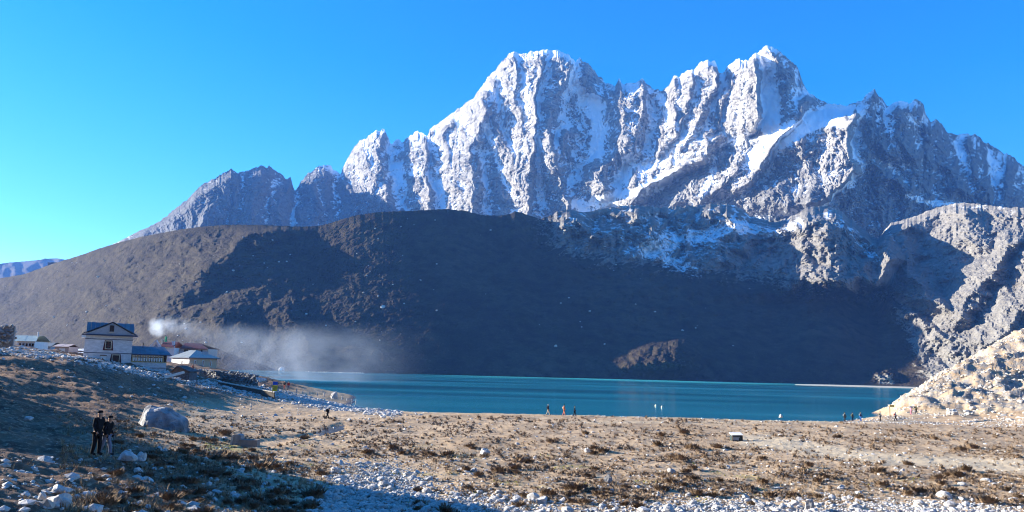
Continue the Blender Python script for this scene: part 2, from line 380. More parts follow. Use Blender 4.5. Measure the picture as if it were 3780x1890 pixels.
# medium ribs running down the fall line, strata and crags
x1 = (U+wu*0.8); y1 = V+wv
ribs = 0.9+0.55*facets(x1/44+y1/260, y1/110-x1/200, 4, 31, 0.55)+0.30*(ridged(x1/52, y1/190, 3, 33)-.9)
crag = 0.9+0.9*facets(x1/20, y1/26, 4, 41, 0.58)
lay = fbm((x1*0.5+y1)/7.0, (x1-y1*0.5)/55.0, 4, 51, 0.6)
fine = fbm(x1/4.0, y1/6.5, 3, 61, 0.6)
gate = sstep(0, 26, V-vsky[None, :])
soft = np.maximum(stroke(U, V, [(2120, 290), (2060, 300), (1990, 330), (1900, 400)], 34), stroke(U, V, [(1700, 440), (1600, 490), (1450, 522)], 26))
soft = np.maximum(soft, stroke(U, V, [(1930, 250), (1940, 330)], 30)); soft = np.maximum(soft, stroke(U, V, [(1500, 230), (1510, 300), (1500, 380)], 26)*0.7)
soft = np.clip(soft, 0, 1)
rough = 1-0.7*soft
fine2 = 0.9+0.8*facets(x1/8, y1/9, 3, 66, 0.6)
REL = R*1.0+(46*(ribs-0.9)+17*(crag-0.9)+3.5*lay+2.0*fine+7.0*(fine2-0.9))*rough
REL *= (0.22+0.78*gate)
Y2 = Y-REL
# make depth never fold back much: relief keeps the face leaning away
W = world_from(U, V, Y2)
N = normals(W)
conc = blur(REL, 5)-REL
alt = W[..., 2]
conc2 = blur(REL, 14)-REL
snow = 0.05+0.50*sstep(0.35, 0.8, N[..., 2])+0.014*conc+0.008*conc2+0.14*sstep(500, 1100, alt)-0.25*(1-sstep(300, 620, alt))
snow += 0.55*soft
# drier, darker flanks
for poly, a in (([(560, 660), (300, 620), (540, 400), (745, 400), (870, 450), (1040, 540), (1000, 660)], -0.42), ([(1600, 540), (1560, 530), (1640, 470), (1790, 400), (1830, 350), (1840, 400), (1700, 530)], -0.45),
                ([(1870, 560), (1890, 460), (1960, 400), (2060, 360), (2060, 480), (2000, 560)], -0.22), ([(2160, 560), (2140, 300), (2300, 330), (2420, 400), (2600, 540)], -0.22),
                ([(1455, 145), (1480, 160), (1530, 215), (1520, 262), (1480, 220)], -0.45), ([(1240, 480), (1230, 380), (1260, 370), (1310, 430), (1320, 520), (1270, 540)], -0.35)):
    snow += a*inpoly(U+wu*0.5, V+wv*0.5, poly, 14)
for poly, wd, a in (([(1430, 160), (1460, 240), (1500, 300), (1500, 380)], 24, .5), ([(1240, 240), (1215, 260)], 14, .4), ([(1215, 300), (1240, 360), (1260, 430), (1300, 500), (1290, 540)], 14, .55),
                    ([(1320, 190), (1330, 260), (1325, 290)], 12, .4), ([(1070, 440), (1010, 420), (1000, 460)], 22, .35), ([(1110, 460), (1120, 540)], 12, .5), ([(1340, 330), (1370, 380), (1380, 430)], 10, .5),
                    ([(1660, 240), (1680, 290), (1700, 320)], 15, .5), ([(1930, 160), (1935, 220), (1945, 300), (1950, 340)], 30, .35), ([(2230, 300), (2250, 360), (2270, 420)], 12, .4),
                    ([(1880, 560), (2000, 530), (2040, 540)], 14, .5), ([(2280, 490), (2340, 510), (2420, 520)], 12, .8), ([(2400, 360), (2440, 430)], 10, .4), ([(2490, 390), (2520, 470)], 10, .4),
                    ([(1800, 400), (1780, 460), (1770, 490)], 14, .6), ([(1600, 380), (1560, 430)], 20, .3), ([(1760, 330), (1640, 410), (1560, 450)], 26, .35)):
    snow += a*stroke(U+wu*0.4, V+wv*0.4, poly, wd, 0.2)
# back of the range
def with_back(W, A, n=6, run=700, drop=1000):
    top = W[-1]; rows = []
    for k in range(1, n+1):
        f = k/n; r = top.copy(); r[:, 1] += run*f; r[:, 0] *= r[:, 1]/top[:, 1]; r[:, 2] = top[:, 2]-drop*f-15*np.abs(fbm(top[:, 0]/80, r[:, 1]/80, 3, 5))
        r[:, 2] = np.maximum(r[:, 2], -2.5); rows.append(r)
    A2 = {k: np.concatenate([v, np.repeat(v[-1:], n, 0)], 0) for k, v in A.items()}
    return np.concatenate([W, np.stack(rows)], 0), A2
shade_dark = inpoly(U+wu*1.2, V+wv, [(100, 750), (300, 560), (560, 380), (760, 380), (858, 430), (900, 480), (1000, 510), (1080, 560), (1080, 750)], 14)  # shade of the left peaks and lower right painted as darker rock
shade_dark = np.clip(np.maximum(shade_dark, .75*inpoly(U+wu*1.5, V+wv*1.5, [(2190, 220), (2400, 300), (2800, 400), (2800, 750), (1900, 750), (1880, 500), (1960, 410), (2080, 470), (2190, 440)], 22)), 0, 1)
Wm, Am = with_back(W, {'snow': snow+.08*shade_dark, 'shade_dark': shade_dark})
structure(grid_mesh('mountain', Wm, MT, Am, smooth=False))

# foothill, basin and right-hand slopes: one continuous sheet
CREST = [(-700, 800), (-400, 760), (-200, 730), (0, 700), (60, 690), (120, 668), (160, 655), (200, 643), (250, 625), (300, 610), (350, 597), (400, 587), (450, 578), (500, 571), (550, 567), (600, 565), (650, 566), (700, 568), (750, 570), (800, 569), (830, 561),
 (870, 549), (900, 541), (950, 534), (1000, 531), (1050, 530), (1090, 527), (1130, 526), (1170, 530), (1210, 541), (1250, 543), (1275, 540), (1300, 532), (1330, 540), (1355, 552), (1380, 544), (1400, 533), (1430, 527), (1450, 530), (1480, 535), (1500, 527),
 (1540, 522), (1590, 516), (1640, 520), (1680, 523), (1740, 517), (1800, 512), (1850, 516), (1890, 545), (1950, 560), (2000, 540), (2030, 522), (2070, 518), (2110, 528), (2150, 560), (2190, 590), (2208, 602), (2225, 580), (2240, 562), (2300, 545), (2350, 525), (2390, 514), (2420, 510),
 (2470, 514), (2520, 521), (2576, 523), (2640, 515), (2800, 500), (3000, 480)]
SHORE = [(-700, 945), (0, 938), (540, 936.5), (835, 938), (1073, 941), (1400, 947), (1907, 961), (2098, 965), (2335, 975), (2576, 985), (3000, 1005)]   # far water line
NC, NR = 880, 250
us = np.linspace(-650, 2950, NC)
vc = crest_interp(CREST, us)+fbm(us/14, us*0, 4, 71)*np.interp(us, [0, 800, 1200, 1500, 2600], [0.8, 1.0, 2.2, 4, 3.5]); vs = crest_interp(SHORE, us)+1.5
dsh = ray(us, vs-1.5); Yshore = -CAMZ/dsh[:, 2]; Yshore = smi(us, [-650, 0, 300, 540, 800, 1100, 1900, 2100, 2300, 2500, 2700], [1500, 1220, 980, 890, 925, 965, 1065, 1065, 1070, 900, 660])
ss = np.linspace(0, 1, NR)[:, None]
U = np.repeat(us[None, :], NR, 0); V = vs[None, :]+(vc-vs)[None, :]*ss
Yc = smi(us, [-650, 0, 250, 450, 600, 850, 1130, 1400, 1650, 1850, 2050, 2210, 2330, 2450, 2576, 3000], [2500, 1860, 1530, 1360, 1325, 1350, 1400, 1490, 1610, 1730, 1640, 1840, 1650, 1530, 1420, 1150])[None, :]
Y = Yshore[None, :]+(Yc-Yshore[None, :])*ss**np.interp(us, [0, 1200, 1700, 2200, 2600], [1.05, 1.12, 1.25, 1.15, 1.0])[None, :]
wu = fbm(U/120, V/90, 3, 81)*22+fbm(U/30, V/30, 3, 82)*8; wv = fbm(U/90, V/80, 3, 85)*18
H = [  # (poly, amp, wl, wr)
 ([(700, 570), (560, 640), (480, 700), (420, 760), (400, 830)], 40, 120, 90), ([(560, 765), (560, 800), (580, 860)], 30, 110, 60), ([(720, 775), (745, 820), (790, 880), (810, 930)], 28, 80, 34),
 ([(1440, 528), (1460, 560), (1500, 600)], 50, 60, 50), ([(1590, 516), (1610, 560), (1660, 620)], 60, 80, 60), ([(1800, 512), (1850, 560), (1870, 620)], 50, 60, 40),
 ([(2045, 520), (2070, 580), (2110, 640), (2110, 700)], 30, 230, 130), ([(2300, 545), (2260, 600), (2290, 680), (2320, 740), (2400, 800)], 110, 110, 60), ([(2230, 750), (2260, 780), (2330, 820), (2420, 860)], 60, 60, 40),
 ([(2420, 512), (2440, 560), (2480, 640)], 60, 90, 70), ([(2560, 600), (2500, 680), (2440, 760), (2400, 830)], 100, 100, 60), ([(2640, 600), (2620, 700), (2560, 800), (2460, 880)], 110, 120, 60),
]
R = np.zeros(U.shape)
for poly, amp, wl, wr in H:
    t = tent(U+wu, V+wv, poly, wl, wr, 1.0, 30)
    R = np.maximum(R, amp*t)+amp*0.15*t
rockm = sstep(1250, 1500, U)*(1-sstep(560, 700, V-0.12*(U-1300)))          # craggy band below the mountain
rightm = sstep(2120, 2260, U+0.5*(V-650)) if False else sstep(2150, 2280, U-0.35*(V-650))
rm = np.clip(np.maximum(rockm, rightm), 0, 1)
ribs = 0.9+0.35*(ridged((U+wu)/70+V/500, (V+wv)/90, 4, 91, 0.5)-.9)+0.6*facets((U+wu)/75, (V+wv)/60, 4, 92, .55); crag = 0.9+.9*facets((U+wu)/24, (V+wv)/24, 4, 95, 0.6)
low = fbm(U/150, V/60, 4, 97); fine = fbm(U/5, V/5, 3, 99, 0.6)
edge = sstep(0, 0.06, 1-ss)*sstep(0, 0.10, ss)
rgt = sstep(2150, 2300, U)
REL = R*0.8+20*low*(1-0.9*sstep(450, 800, U)*(1-sstep(1350, 1550, U)))+((40-22*rgt)*(ribs-0.9)+(16-8*rgt)*(crag-0.9)+4.0*fine+3.5*facets(U/9, V/9, 3, 105))*rm+((2.0+5*(1-sstep(650, 950, U)))*(ribs-0.9)+(1.3+2.0*(1-sstep(650, 950, U)))*fbm(U/22, V/14, 4, 98)+1.3*fine+1.6*facets(U/14, V/9, 3, 107)*(1-sstep(900, 1300, U)))*(1-rm)
mnd = np.exp(-(((U+wu*1.2-1675)/105)**2+((V+wv*.6-900)/42)**2)**1.5)
kx_ = U-2225+8*facets(U/16, V/14, 3, 131); ky_ = V-952+7*facets(U/13, V/12, 3, 133); knoll = np.exp(-(np.abs(kx_/30)**3+np.abs(ky_/20)**3))*(1+.25*facets(U/7, V/6, 3, 135)); mnd = mnd*(1+.15*facets(U/20, V/14, 3, 137))+0.7*knoll
REL = REL+235*tent(U+wu*.5, V+wv, [(2140, 540), (2205, 600), (2235, 660), (2190, 730)], 330, 46, 1.0, 34)
REL = REL*(1-0.75*sstep(780, 860, V)*(1-sstep(2230, 2330, U)))+mnd*52
Y2 = Y-REL*edge
W = world_from(U, V, Y2); W[0, :, 2] = -3
N = normals(W)
rock = 0.85*rm+0.25*sstep(0.9, 0.7, N[..., 2])-0.1
rock += 0.45*knoll+0.25*np.clip(mnd, 0, 1)
rock += 0.22*stroke(U+wu*.3, V, [(1140, 600), (1190, 720), (1280, 840), (1330, 930)], 14, 0.1)
band = inpoly(U+wu*0.6, V+wv*0.4, [(1330, 540), (1450, 520), (1880, 505), (2010, 545), (1880, 600), (1870, 660), (1700, 690), (1590, 640), (1420, 590)], 40)
snow = -0.15+0.42*band+0.012*(blur(REL, 4)-REL)*rm+0.12*sstep(0.5, 0.85, N[..., 2])*rm
for poly, wd, a in (([(1580, 640), (1700, 600), (1800, 590), (1850, 560)], 34, .32), ([(1430, 620), (1540, 680)], 16, .35), ([(1650, 640), (1760, 690)], 36, .25), ([(2090, 540), (2160, 600), (2210, 660)], 26, .55), ([(2050, 540), (2070, 590)], 18, .35),
                    ([(1870, 575), (1960, 590), (2010, 560)], 22, .6), ([(2400, 520), (2560, 530)], 18, .35), ([(2280, 590), (2400, 560), (2560, 560)], 34, .12)):
    snow += a*stroke(U+wu*0.3, V+wv*0.3, poly, wd, 0.15)
Wfoot = W
Wm, Am = with_back(W, {'snow': snow, 'rock': rock}, 6, 700, 480)
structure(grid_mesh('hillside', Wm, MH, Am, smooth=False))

# far blue ridge at the left edge
us = np.linspace(-700, 230, 160); vr = crest_interp([(-700, 640), (-300, 670), (0, 664), (40, 659), (90, 654), (130, 649), (160, 652), (230, 690)], us)+fbm(us/12, us*0, 4, 3)*1.5
ss = np.linspace(0, 1, 40)[:, None]; U = np.repeat(us[None, :], 40, 0); V = 760+(vr-760)[None, :]*ss
Y = 4600+1500*ss-160*ridged(U/40, V/40, 4, 7)
Wm, Am = with_back(world_from(U, V, Y), {'snow': np.full(U.shape, -0.1), 'rock': np.full(U.shape, 0.0)}, 6, 900, 500)
structure(grid_mesh('far_ridge', Wm, MH, Am))

# ------------------------------------------------------------------ lake
xs = np.linspace(-1, 1, 200); ys = np.geomspace(110, 1500, 120)
X = xs[None, :]*ys[:, None]*1.3+0*ys[:, None]; YY = np.repeat(ys[:, None], 200, 1)
Wl = np.stack([X, YY, np.zeros_like(X)], -1)
Uw = (X/YY*FPX/math.cos(PITCH)+512)/K
ysh = np.interp(Uw, [a[0] for a in SHORE], [-CAMZ/float(ray(np.array(float(a[0])), np.array(float(a[1])))[2]) for a in SHORE])
far_turquoise = sstep(0.60, 0.80, YY/ysh)*sstep(1000, 1350, Uw)*(1-0.6*sstep(2050, 2300, Uw))  # brighter turquoise band along the far edge of the water
structure(grid_mesh('lake', Wl, MW, {'far_turquoise': far_turquoise}))

# ------------------------------------------------------------------ near ground
CT = [(0, 1288, 20), (200, 1288, 22.5), (400, 1288, 27), (600, 1288, 33), (0, 1143, 29), (240, 1146, 33), (400, 1143, 44), (550, 1143, 56), (0, 1050, 50), (200, 1050, 58), (380, 1090, 68), (500, 1070, 82), (540, 1050, 95), (700, 1050, 110),
      (0, 960, 80), (200, 965, 95), (400, 990, 113), (560, 1022, 122), (0, 882, 128), (200, 910, 136), (330, 934, 139), (450, 952, 141), (550, 976, 141), (700, 1000, 141), (830, 1018, 146)]
pts = [tuple(P(*c)) for c in CT]
pts += [(2, 41, 1.0), (-10, 48, 1.2), (10, 35, 1.2), (25, 35, 1.0), (0, 20, 2.5), (20, 20, 2.0), (0, 0, 6.0), (-10, 8, 5.6), (-20, 10, 6.0), (15, 5, 4.0)]
for x in (-25, 0, 25, 50, 75, 100): pts += [(x, y, 0.9+0.05*math.sin(x*.3+y)) for y in (60, 85, 110, 132)][(2 if x == -25 else 0):]
for x in (50, 80, 30): pts += [(x, 40, 1.0)]
pts += [(x, 152, -0.4) for x in (-28, -10, 10, 35, 60, 80)]+[(x, 172, -2.0) for x in (-20, 10, 40, 70)]+[(60, 165, -1.2), (80, 170, -1)]
# left terrace with the houses, and the bank behind it
pts += [(-92, 152, 9.6), (-82, 150, 8.6), (-74, 150, 7.0), (-66, 152, 5.6), (-60, 160, 5.2), (-66, 185, 6.0), (-78, 215, 6.3), (-110, 170, 10.0), (-130, 200, 10.5), (-60, 200, 4.0), (-50, 215, 1.5), (-45, 240, -1), (-75, 262, -1), (-95, 290, 0.5), (-40, 180, 1.2), (-32, 190, -1.0), (-150, 300, 6), (-46, 165, 2.3), (-120, 140, 11)]
# hill rising out of frame to the left (it throws the near shade)
def QA(q, a, z): return (0.276*q-0.96*a, 0.96*q+0.276*a, z)
pts += [QA(20, 90, 25), QA(30, 90, 25.5), QA(36, 90, 25.5), QA(39.5, 90, 24), QA(43, 90, 13), QA(47, 90, 9), QA(55, 90, 8.0), QA(75, 90, 7.9), QA(95, 90, 8.0), QA(20, 130, 33), QA(34, 130, 33), QA(44, 130, 13), QA(60, 130, 10.5), QA(90, 130, 10.5), QA(120, 140, 11), QA(20, 60, 12.5), QA(30, 60, 11), QA(0, 90, 23), QA(5, 50, 12), QA(60, 170, 13), QA(30, 170, 34), (-30, 8, 8.5)]
# right-hand rocky slope
for c in [(2220, 1042, 160), (2260, 1018, 168), (2300, 988, 178), (2345, 962, 188), (2400, 926, 198), (2440, 905, 204), (2500, 868, 214), (2576, 822, 226), (2700, 740, 240), (2400, 1042, 156), (2576, 1050, 150), (2576, 960, 185), (2450, 980, 178), (2576, 890, 208), (2700, 900, 190), (2700, 1050, 140), (2360, 1010, 168)]: pts.append(tuple(P(*c)))
pts += [(0, 210, -5), (0, 300, -6), (50, 250, -5), (70, 330, -6), (-30, 330, -6), (40, 190, -3), (95, 205, -2), (112, 232, -2), (128, 262, -3), (165, 320, -4), (110, 320, -6), (165, 235, 28), (200, 240, 36),
        (80, 195, -2), (70, 178, -1), (62, 168, -.8)]
pts += [(71, 164, -.7), (77, 176, -1.2), (84, 184, -1.4), (68, 150, .7), (74, 157, .9), (82, 160, 1.0), (92, 156, 1.0), (72, 162, .2)]
pts = np.array(pts)
def tps_fit(p, lam=2.0):
    n = len(p); d = np.hypot(p[:, None, 0]-p[None, :, 0], p[:, None, 1]-p[None, :, 1])
    Km = d+0.0; Km = -Km                                        # linear kernel: no overshoot
    A = np.zeros((n+1, n+1)); A[:n, :n] = Km+np.eye(n)*-lam*0.05; A[:n, n] = 1; A[n, :n] = 1
    return np.linalg.solve(A, np.concatenate([p[:, 2], [0]]))
_w = tps_fit(pts)
def plain_xy(x, y):
    d = ray(np.array(x*2576/3780.0), np.array(y*2576/3780.0)); Y_ = -(CAMZ-0.75)/d[2]; return (float(d[0]*Y_), float(Y_))
STREAMS = [([plain_xy(*q) for q in ((870, 1694), (960, 1672), (1000, 1640), (1060, 1622), (1130, 1612), (1200, 1598), (1235, 1580), (1262, 1566))], [.4, .8, 1.6, 1.0, .6, 1.2, 1.4, .5]),
           ([plain_xy(*q) for q in ((1110, 1530), (1180, 1536), (1260, 1540), (1340, 1541), (1420, 1540))], [.4, 1.4, 2.0, 1.8, .4])]
def stream_mask(x, y):
    m = np.zeros(np.shape(x))
    for pth, wd in STREAMS:
        for (a, b, w1, w2) in zip(pth[:-1], pth[1:], wd[:-1], wd[1:]):
            L = (b[0]-a[0])**2+(b[1]-a[1])**2; t = np.clip(((x-a[0])*(b[0]-a[0])+(y-a[1])*(b[1]-a[1]))/L, 0, 1)
            d = np.hypot(x-a[0]-t*(b[0]-a[0]), y-a[1]-t*(b[1]-a[1])); w = w1+(w2-w1)*t
            m = np.maximum(m, 1-sstep(0.55, 1.25, d/w))
    return m
def base_h(x, y):
    r = np.full(np.shape(x), _w[-1])
    for (a, b, _), wgt in zip(pts, _w[:-1]): r = r-wgt*np.sqrt((x-a)**2+(y-b)**2+9.0)
    return r
_off = None
def uv_of(x, y, z):
    d = np.stack([x, y, z-CAMZ], -1); f = d@_F
    return ((d@_R)/f*FPX+512)/K, (256-(d@_U)/f*FPX)/K
def ground_h(x, y, fine=True):
    x = np.asarray(x, float); y = np.asarray(y, float)
    h = base_h(x, y)
    dist = np.hypot(x, y)
    hill = sstep(1.6, 4.0, h)
    land = sstep(-0.2, 0.6, h)
    h = h+(0.16*fbm(x/6, y/6, 3, 201)+0.0)*land
    h = h+hill*(0.55*fbm(x/9+y/30, y/9, 3, 205)+0.16*fbm(x/2.2, y/2.2, 2, 207))*sstep(15, 60, dist)
    rs = sstep(55, 95, x)*sstep(140, 170, y)
    h = h+rs*sstep(.5, 3, h)*(0.9*ridged(x/7, y/7, 4, 211)+.35*ridged(x/2.2, y/2.2, 3, 213)-1.0)
    h = h-0.15*stream_mask(x, y)*(h < 2)
    if fine:
        tuft = np.clip(ridged(x/1.6, y/1.6, 3, 221)-0.9, 0, 2)
        h = h+(0.07*tuft+0.05*fbm(x/0.45, y/0.45, 2, 225))*sstep(0.3, 0.8, h)*(1-rs)
        st = fbm(x/5+y/9, y/1.5-x/8, 3, 231)
        h = h+hill*0.22*np.clip(st, -0.2, 1)*(1-rs)
    return h
NC, NR = 800, 390
tt = np.linspace(-1.35, 0.82, NC); ys = np.concatenate([np.linspace(-4, 12, 14)[:-1], np.geomspace(12, 330, NR-13)])
X = tt[None, :]*np.maximum(ys, 14)[:, None]; YY = np.repeat(ys[:, None], NC, 1)
Z = ground_h(X, YY)
Ug, Vg = uv_of(X, np.maximum(YY, 5), Z)
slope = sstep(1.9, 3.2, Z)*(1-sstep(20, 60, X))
n = fbm(X/7, YY/7, 4, 301)
gravel = -0.35+0.9*inpoly(Ug+n*30, Vg+n*14, [(860, 1170), (1010, 1165), (1120, 1230), (1450, 1288), (1450, 1400), (700, 1400), (800, 1240)], 30)
gravel += 0.85*inpoly(Ug+n*40, Vg+n*14, [(1400, 1310), (1620, 1255), (1800, 1250), (2000, 1262), (2200, 1255), (2576, 1275), (2700, 1400), (1400, 1400)], 22)
gravel += 0.7*sstep(139, 146, YY+n*4)*(1-sstep(0, 1.5, Z-1.0))+0.85*sstep(1.2, 3, Z)*sstep(55, 75, X)*sstep(145, 155, YY)
gravel += 0.8*stroke(Ug, Vg, [(0, 885), (200, 915), (330, 940), (550, 985), (700, 1010), (830, 1030), (1000, 1036)], 16, 0.3)
path = stroke(Ug, Vg+n*6, [(1870, 1105), (1990, 1118), (2100, 1136), (2250, 1156), (2600, 1172)], 24, 0.3)+0.8*stroke(Ug, Vg+n*3, [(2240, 1040), (2420, 1038), (2576, 1020)], 7, 0.3)
path = np.clip(path+0.5*stroke(Ug, Vg, [(1400, 1062), (1900, 1062), (2300, 1060)], 6, 0.2), 0, 1)
moss = np.clip(fbm(X/4, YY/4, 3, 311)*1.6-0.5, 0, 1)*inpoly(Ug, Vg, [(500, 1120), (900, 1100), (1500, 1160), (2300, 1200), (2400, 1260), (1700, 1260), (1100, 1230)], 30)
moss = np.maximum(moss, stroke(Ug, Vg, [(520, 1122), (600, 1124)], 12)*0.9)
wet = np.clip(sstep(0.35, 0.05, Z)*sstep(100, 140, YY)+0*X, 0, 1)
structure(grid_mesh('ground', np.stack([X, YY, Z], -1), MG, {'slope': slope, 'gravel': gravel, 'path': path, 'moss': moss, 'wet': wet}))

def box_mesh(name, x0, x1, y0, y1, z0, z1, mat):
    V = [(x, y, z) for x in (x0, x1) for y in (y0, y1) for z in (z0, z1)]
    F = [(0, 1, 3, 2), (4, 6, 7, 5), (0, 4, 5, 1), (2, 3, 7, 6), (0, 2, 6, 4), (1, 5, 7, 3)]
    return tri_mesh(name, V, F, mat)
b = NB('mountain_air'); pv = b.n('ShaderNodeVolumePrincipled'); pv.inputs['Color'].default_value = (0.15, 0.37, 1.0, 1)
pv.inputs['Density'].default_value = 5.2e-5; pv.inputs['Anisotropy'].default_value = 0.1
b.t.links.new(pv.outputs[0], b.out.inputs['Volume'])
stuff(box_mesh('haze', -3900, 3400, -1480, 7600, -12.0, 1420, b.m))
# unseen slope behind and beside the camera, added to cut sky light
aa = np.linspace(math.radians(100), math.radians(262), 120); rr_ = np.geomspace(55, 1400, 50)
A_, R_2 = np.meshgrid(aa, rr_); Xr = np.sin(A_)*R_2; Yr = np.cos(A_)*R_2-5
Zr = 2+np.clip(R_2-60, 0, None)*0.52*(0.8+0.35*fbm(A_*3, R_2/300, 3, 501))*sstep(math.radians(100), math.radians(125), A_)*(1-sstep(math.radians(235), math.radians(262), A_))+6*fbm(Xr/60, Yr/60, 4, 503)-2
structure(grid_mesh('sky_blocking_slope', np.stack([Xr, Yr, Zr], -1), MH, {'snow': Xr*0-.2, 'rock': Xr*0+.2}))
#@@OBJECTS
# ------------------------------------------------------------------ streams in the plain, far beaches
def wxy(x, y):                                   # photo pixel -> point on the plain
    d = ray(np.array(x/K*0+x*2576/3780.0), np.array(y*2576/3780.0)); Y = -(CAMZ-0.75)/d[2]
    return d[0]*Y, Y
mw2 = NB('stream_water'); o_ = mw2.obj()
mw2.bsdf((0.012, 0.018, 0.035), 0.06, 0.5, mw2.bump(mw2.noise(3.0, 3, 0.5, 0, o_), 0.15, 0.03), IOR=1.33); MSW = mw2.m
def ribbon(name, path, widths, z, mat):
    V = []; n = len(path)
    for i, (p, w_) in enumerate(zip(path, widths)):
        a = path[max(0, i-1)]; c = path[min(n-1, i+1)]; d = np.array([c[0]-a[0], c[1]-a[1]]); d /= np.linalg.norm(d)+1e-9
        nx, ny = -d[1], d[0]
        V += [(p[0]+nx*w_, p[1]+ny*w_, z), (p[0]-nx*w_, p[1]-ny*w_, z)]
    F = [(2*i, 2*i+1, 2*i+3, 2*i+2) for i in range(n-1)]
    return structure(tri_mesh(name, V, F, mat))
for pth, wd in STREAMS:
    zs_ = min(float(ground_h(np.array([q[0]+3.0]), np.array([q[1]]), False)[0]) for q in pth); ribbon('stream', pth, [w_*1.5 for w_ in wd], zs_-.03, MSW)
msand = mat_plain('pale_beach_sand', (0.50, 0.43, 0.33), 0.95, 0.12, 0.3)
def strip(name, x0, x1, y, Ya, Yb, zt, mat, seed=1):
    n = 60; xs_ = np.linspace(x0, x1, n); V = []; F = []
    for i, x in enumerate(xs_):
        f = math.sin(math.pi*i/(n-1))**0.35
        for j, (Yy, zz) in enumerate(((Ya, -0.3), (Ya+6*1, zt*f*0.6), ((Ya+Yb)/2, zt*f), (Yb, zt*f), (Yb+8, -1.0))):
            Y_ = Yy-(y(x)); q = ray(np.array(x*2576/3780.0), np.array(1400.0)); V.append((q[0]*Y_, Y_+1.5*float(pn(x/9.0, j*1.7, seed)), zz))
    for i in range(n-1):
        for j in range(4): F.append((i*5+j, (i+1)*5+j, (i+1)*5+j+1, i*5+j+1))
    return structure(tri_mesh(name, V, F, mat, smooth=True))
strip('beach', 2950, 3560, lambda x: (x-2950)*0.06, 850, 905, 1.15, msand)

# ------------------------------------------------------------------ rocks and plants
def ico(sub=0):
    bm = bmesh.new(); bmesh.ops.create_icosphere(bm, subdivisions=sub+1, radius=1.0)
    v = np.array([x.co[:] for x in bm.verts]); f = np.array([[q.index for q in x.verts] for x in bm.faces]); bm.free(); return v, f
def rock_shape(sub, seed, rough=0.25, flat=0.7):
    v, f = ico(sub); r = np.random.default_rng(seed)
    for k in range(9):                                       # planar cuts give facets
        n_ = r.normal(size=3); n_ /= np.linalg.norm(n_); d = r.uniform(0.55, 0.9)
        e = v@n_-d; v = v-np.clip(e, 0, None)[:, None]*n_*0.9
    v = v*(1+rough*0.5*fbm(v[:, 0]*1.7+seed, v[:, 1]*1.7+v[:, 2]*2.3, 3, seed % 50))[:, None]
    v[:, 2] *= flat
    return v, f
def tuft_shape(seed, nseg=6, nb=15):
    r = np.random.default_rng(seed); V = []; F = []
    for i in range(nseg):
        a = 2*math.pi*(i+r.uniform(-.3, .3))/nseg; V.append((math.cos(a)*r.uniform(.6, .95), math.sin(a)*r.uniform(.6, .95), -.15))
    V.append((0, 0, .5))
    for i in range(nseg): F.append((i, (i+1) % nseg, nseg))
    for i in range(nb):                                     # splayed sprigs
        a = r.uniform(0, 2*math.pi); d = r.uniform(.1, .65); t_ = a+r.uniform(-.5, .5); ln_ = r.uniform(.28, .60); ou = r.uniform(.15, .55)
        b0 = np.array([math.cos(a)*d, math.sin(a)*d, .38*(1-d)-.02]); w_ = np.array([-math.sin(t_), math.cos(t_), 0])*r.uniform(.09, .2)
        k = len(V); V += [b0-w_, b0+w_, b0+np.array([math.cos(t_)*ou, math.sin(t_)*ou, ln_])]; F.append((k, k+1, k+2))
    return np.array([tuple(q) for q in V]), np.array(F)
def grass_shape(seed, n=12):
    r = np.random.default_rng(seed); V = []; F = []
    for i in range(n):
        a = r.uniform(0, 2*math.pi); d = r.uniform(0, .45); ln = r.uniform(.6, 1.15); lean = r.uniform(.1, .75)
        b0 = np.array([math.cos(a)*d, math.sin(a)*d, -.1]); t = a+r.uniform(-.6, .6)
        tip = b0+np.array([math.cos(t)*lean, math.sin(t)*lean, ln]); w_ = np.array([-math.sin(t), math.cos(t), 0])*.11
        k = len(V); V += [b0-w_, b0+w_, tip]; F.append((k, k+1, k+2))
    return np.array(V), np.array(F)
def merge(name, shapes, xyz, sc, mat, label, squash=None, seed=1, mi=None):
    r = np.random.default_rng(seed); n = len(xyz); ang = r.uniform(0, 2*np.pi, n); which = r.integers(0, len(shapes), n)
    Vs = []; Fs = []; off = 0; tilt = r.normal(0, .18, (n, 2))
    for k, (v, f) in enumerate(shapes):
        id_ = np.where(which == k)[0]
        if len(id_) == 0: continue
        c, s_ = np.cos(ang[id_]), np.sin(ang[id_]); vv = np.repeat(v[None], len(id_), 0)
        vx = vv[..., 0]*c[:, None]-vv[..., 1]*s_[:, None]; vy = vv[..., 0]*s_[:, None]+vv[..., 1]*c[:, None]; vz = vv[..., 2]+tilt[id_, 0:1]*vx+tilt[id_, 1:2]*vy
        st = r.uniform(.75, 1.3, (len(id_), 3)); S3 = sc[id_][:, None]*st
        P_ = np.stack([vx*S3[:, :1], vy*S3[:, 1:2], vz*S3[:, 2:3]], -1)+xyz[id_][:, None, :]
        Vs.append(P_.reshape(-1, 3)); Fs.append((f[None]+(np.arange(len(id_))*len(v))[:, None, None]+off).reshape(-1, 3)); off += len(id_)*len(v)
    o = tri_mesh(name, np.concatenate(Vs), np.concatenate(Fs), mat)
    return stuff(o, label)
MS_pale = mat_stone('pale_granite', (0.64, 0.61, 0.575), (0.40, 0.38, 0.355), (0.20, 0.19, 0.185), 2.5)
MS_grey = mat_stone('grey_granite', (0.34, 0.335, 0.33), (0.22, 0.215, 0.215), (0.10, 0.10, 0.105), 1.2)
MS_warm = mat_stone('sunbleached_rock', (0.66, 0.61, 0.53), (0.45, 0.40, 0.34), (0.22, 0.19, 0.16), 1.0)
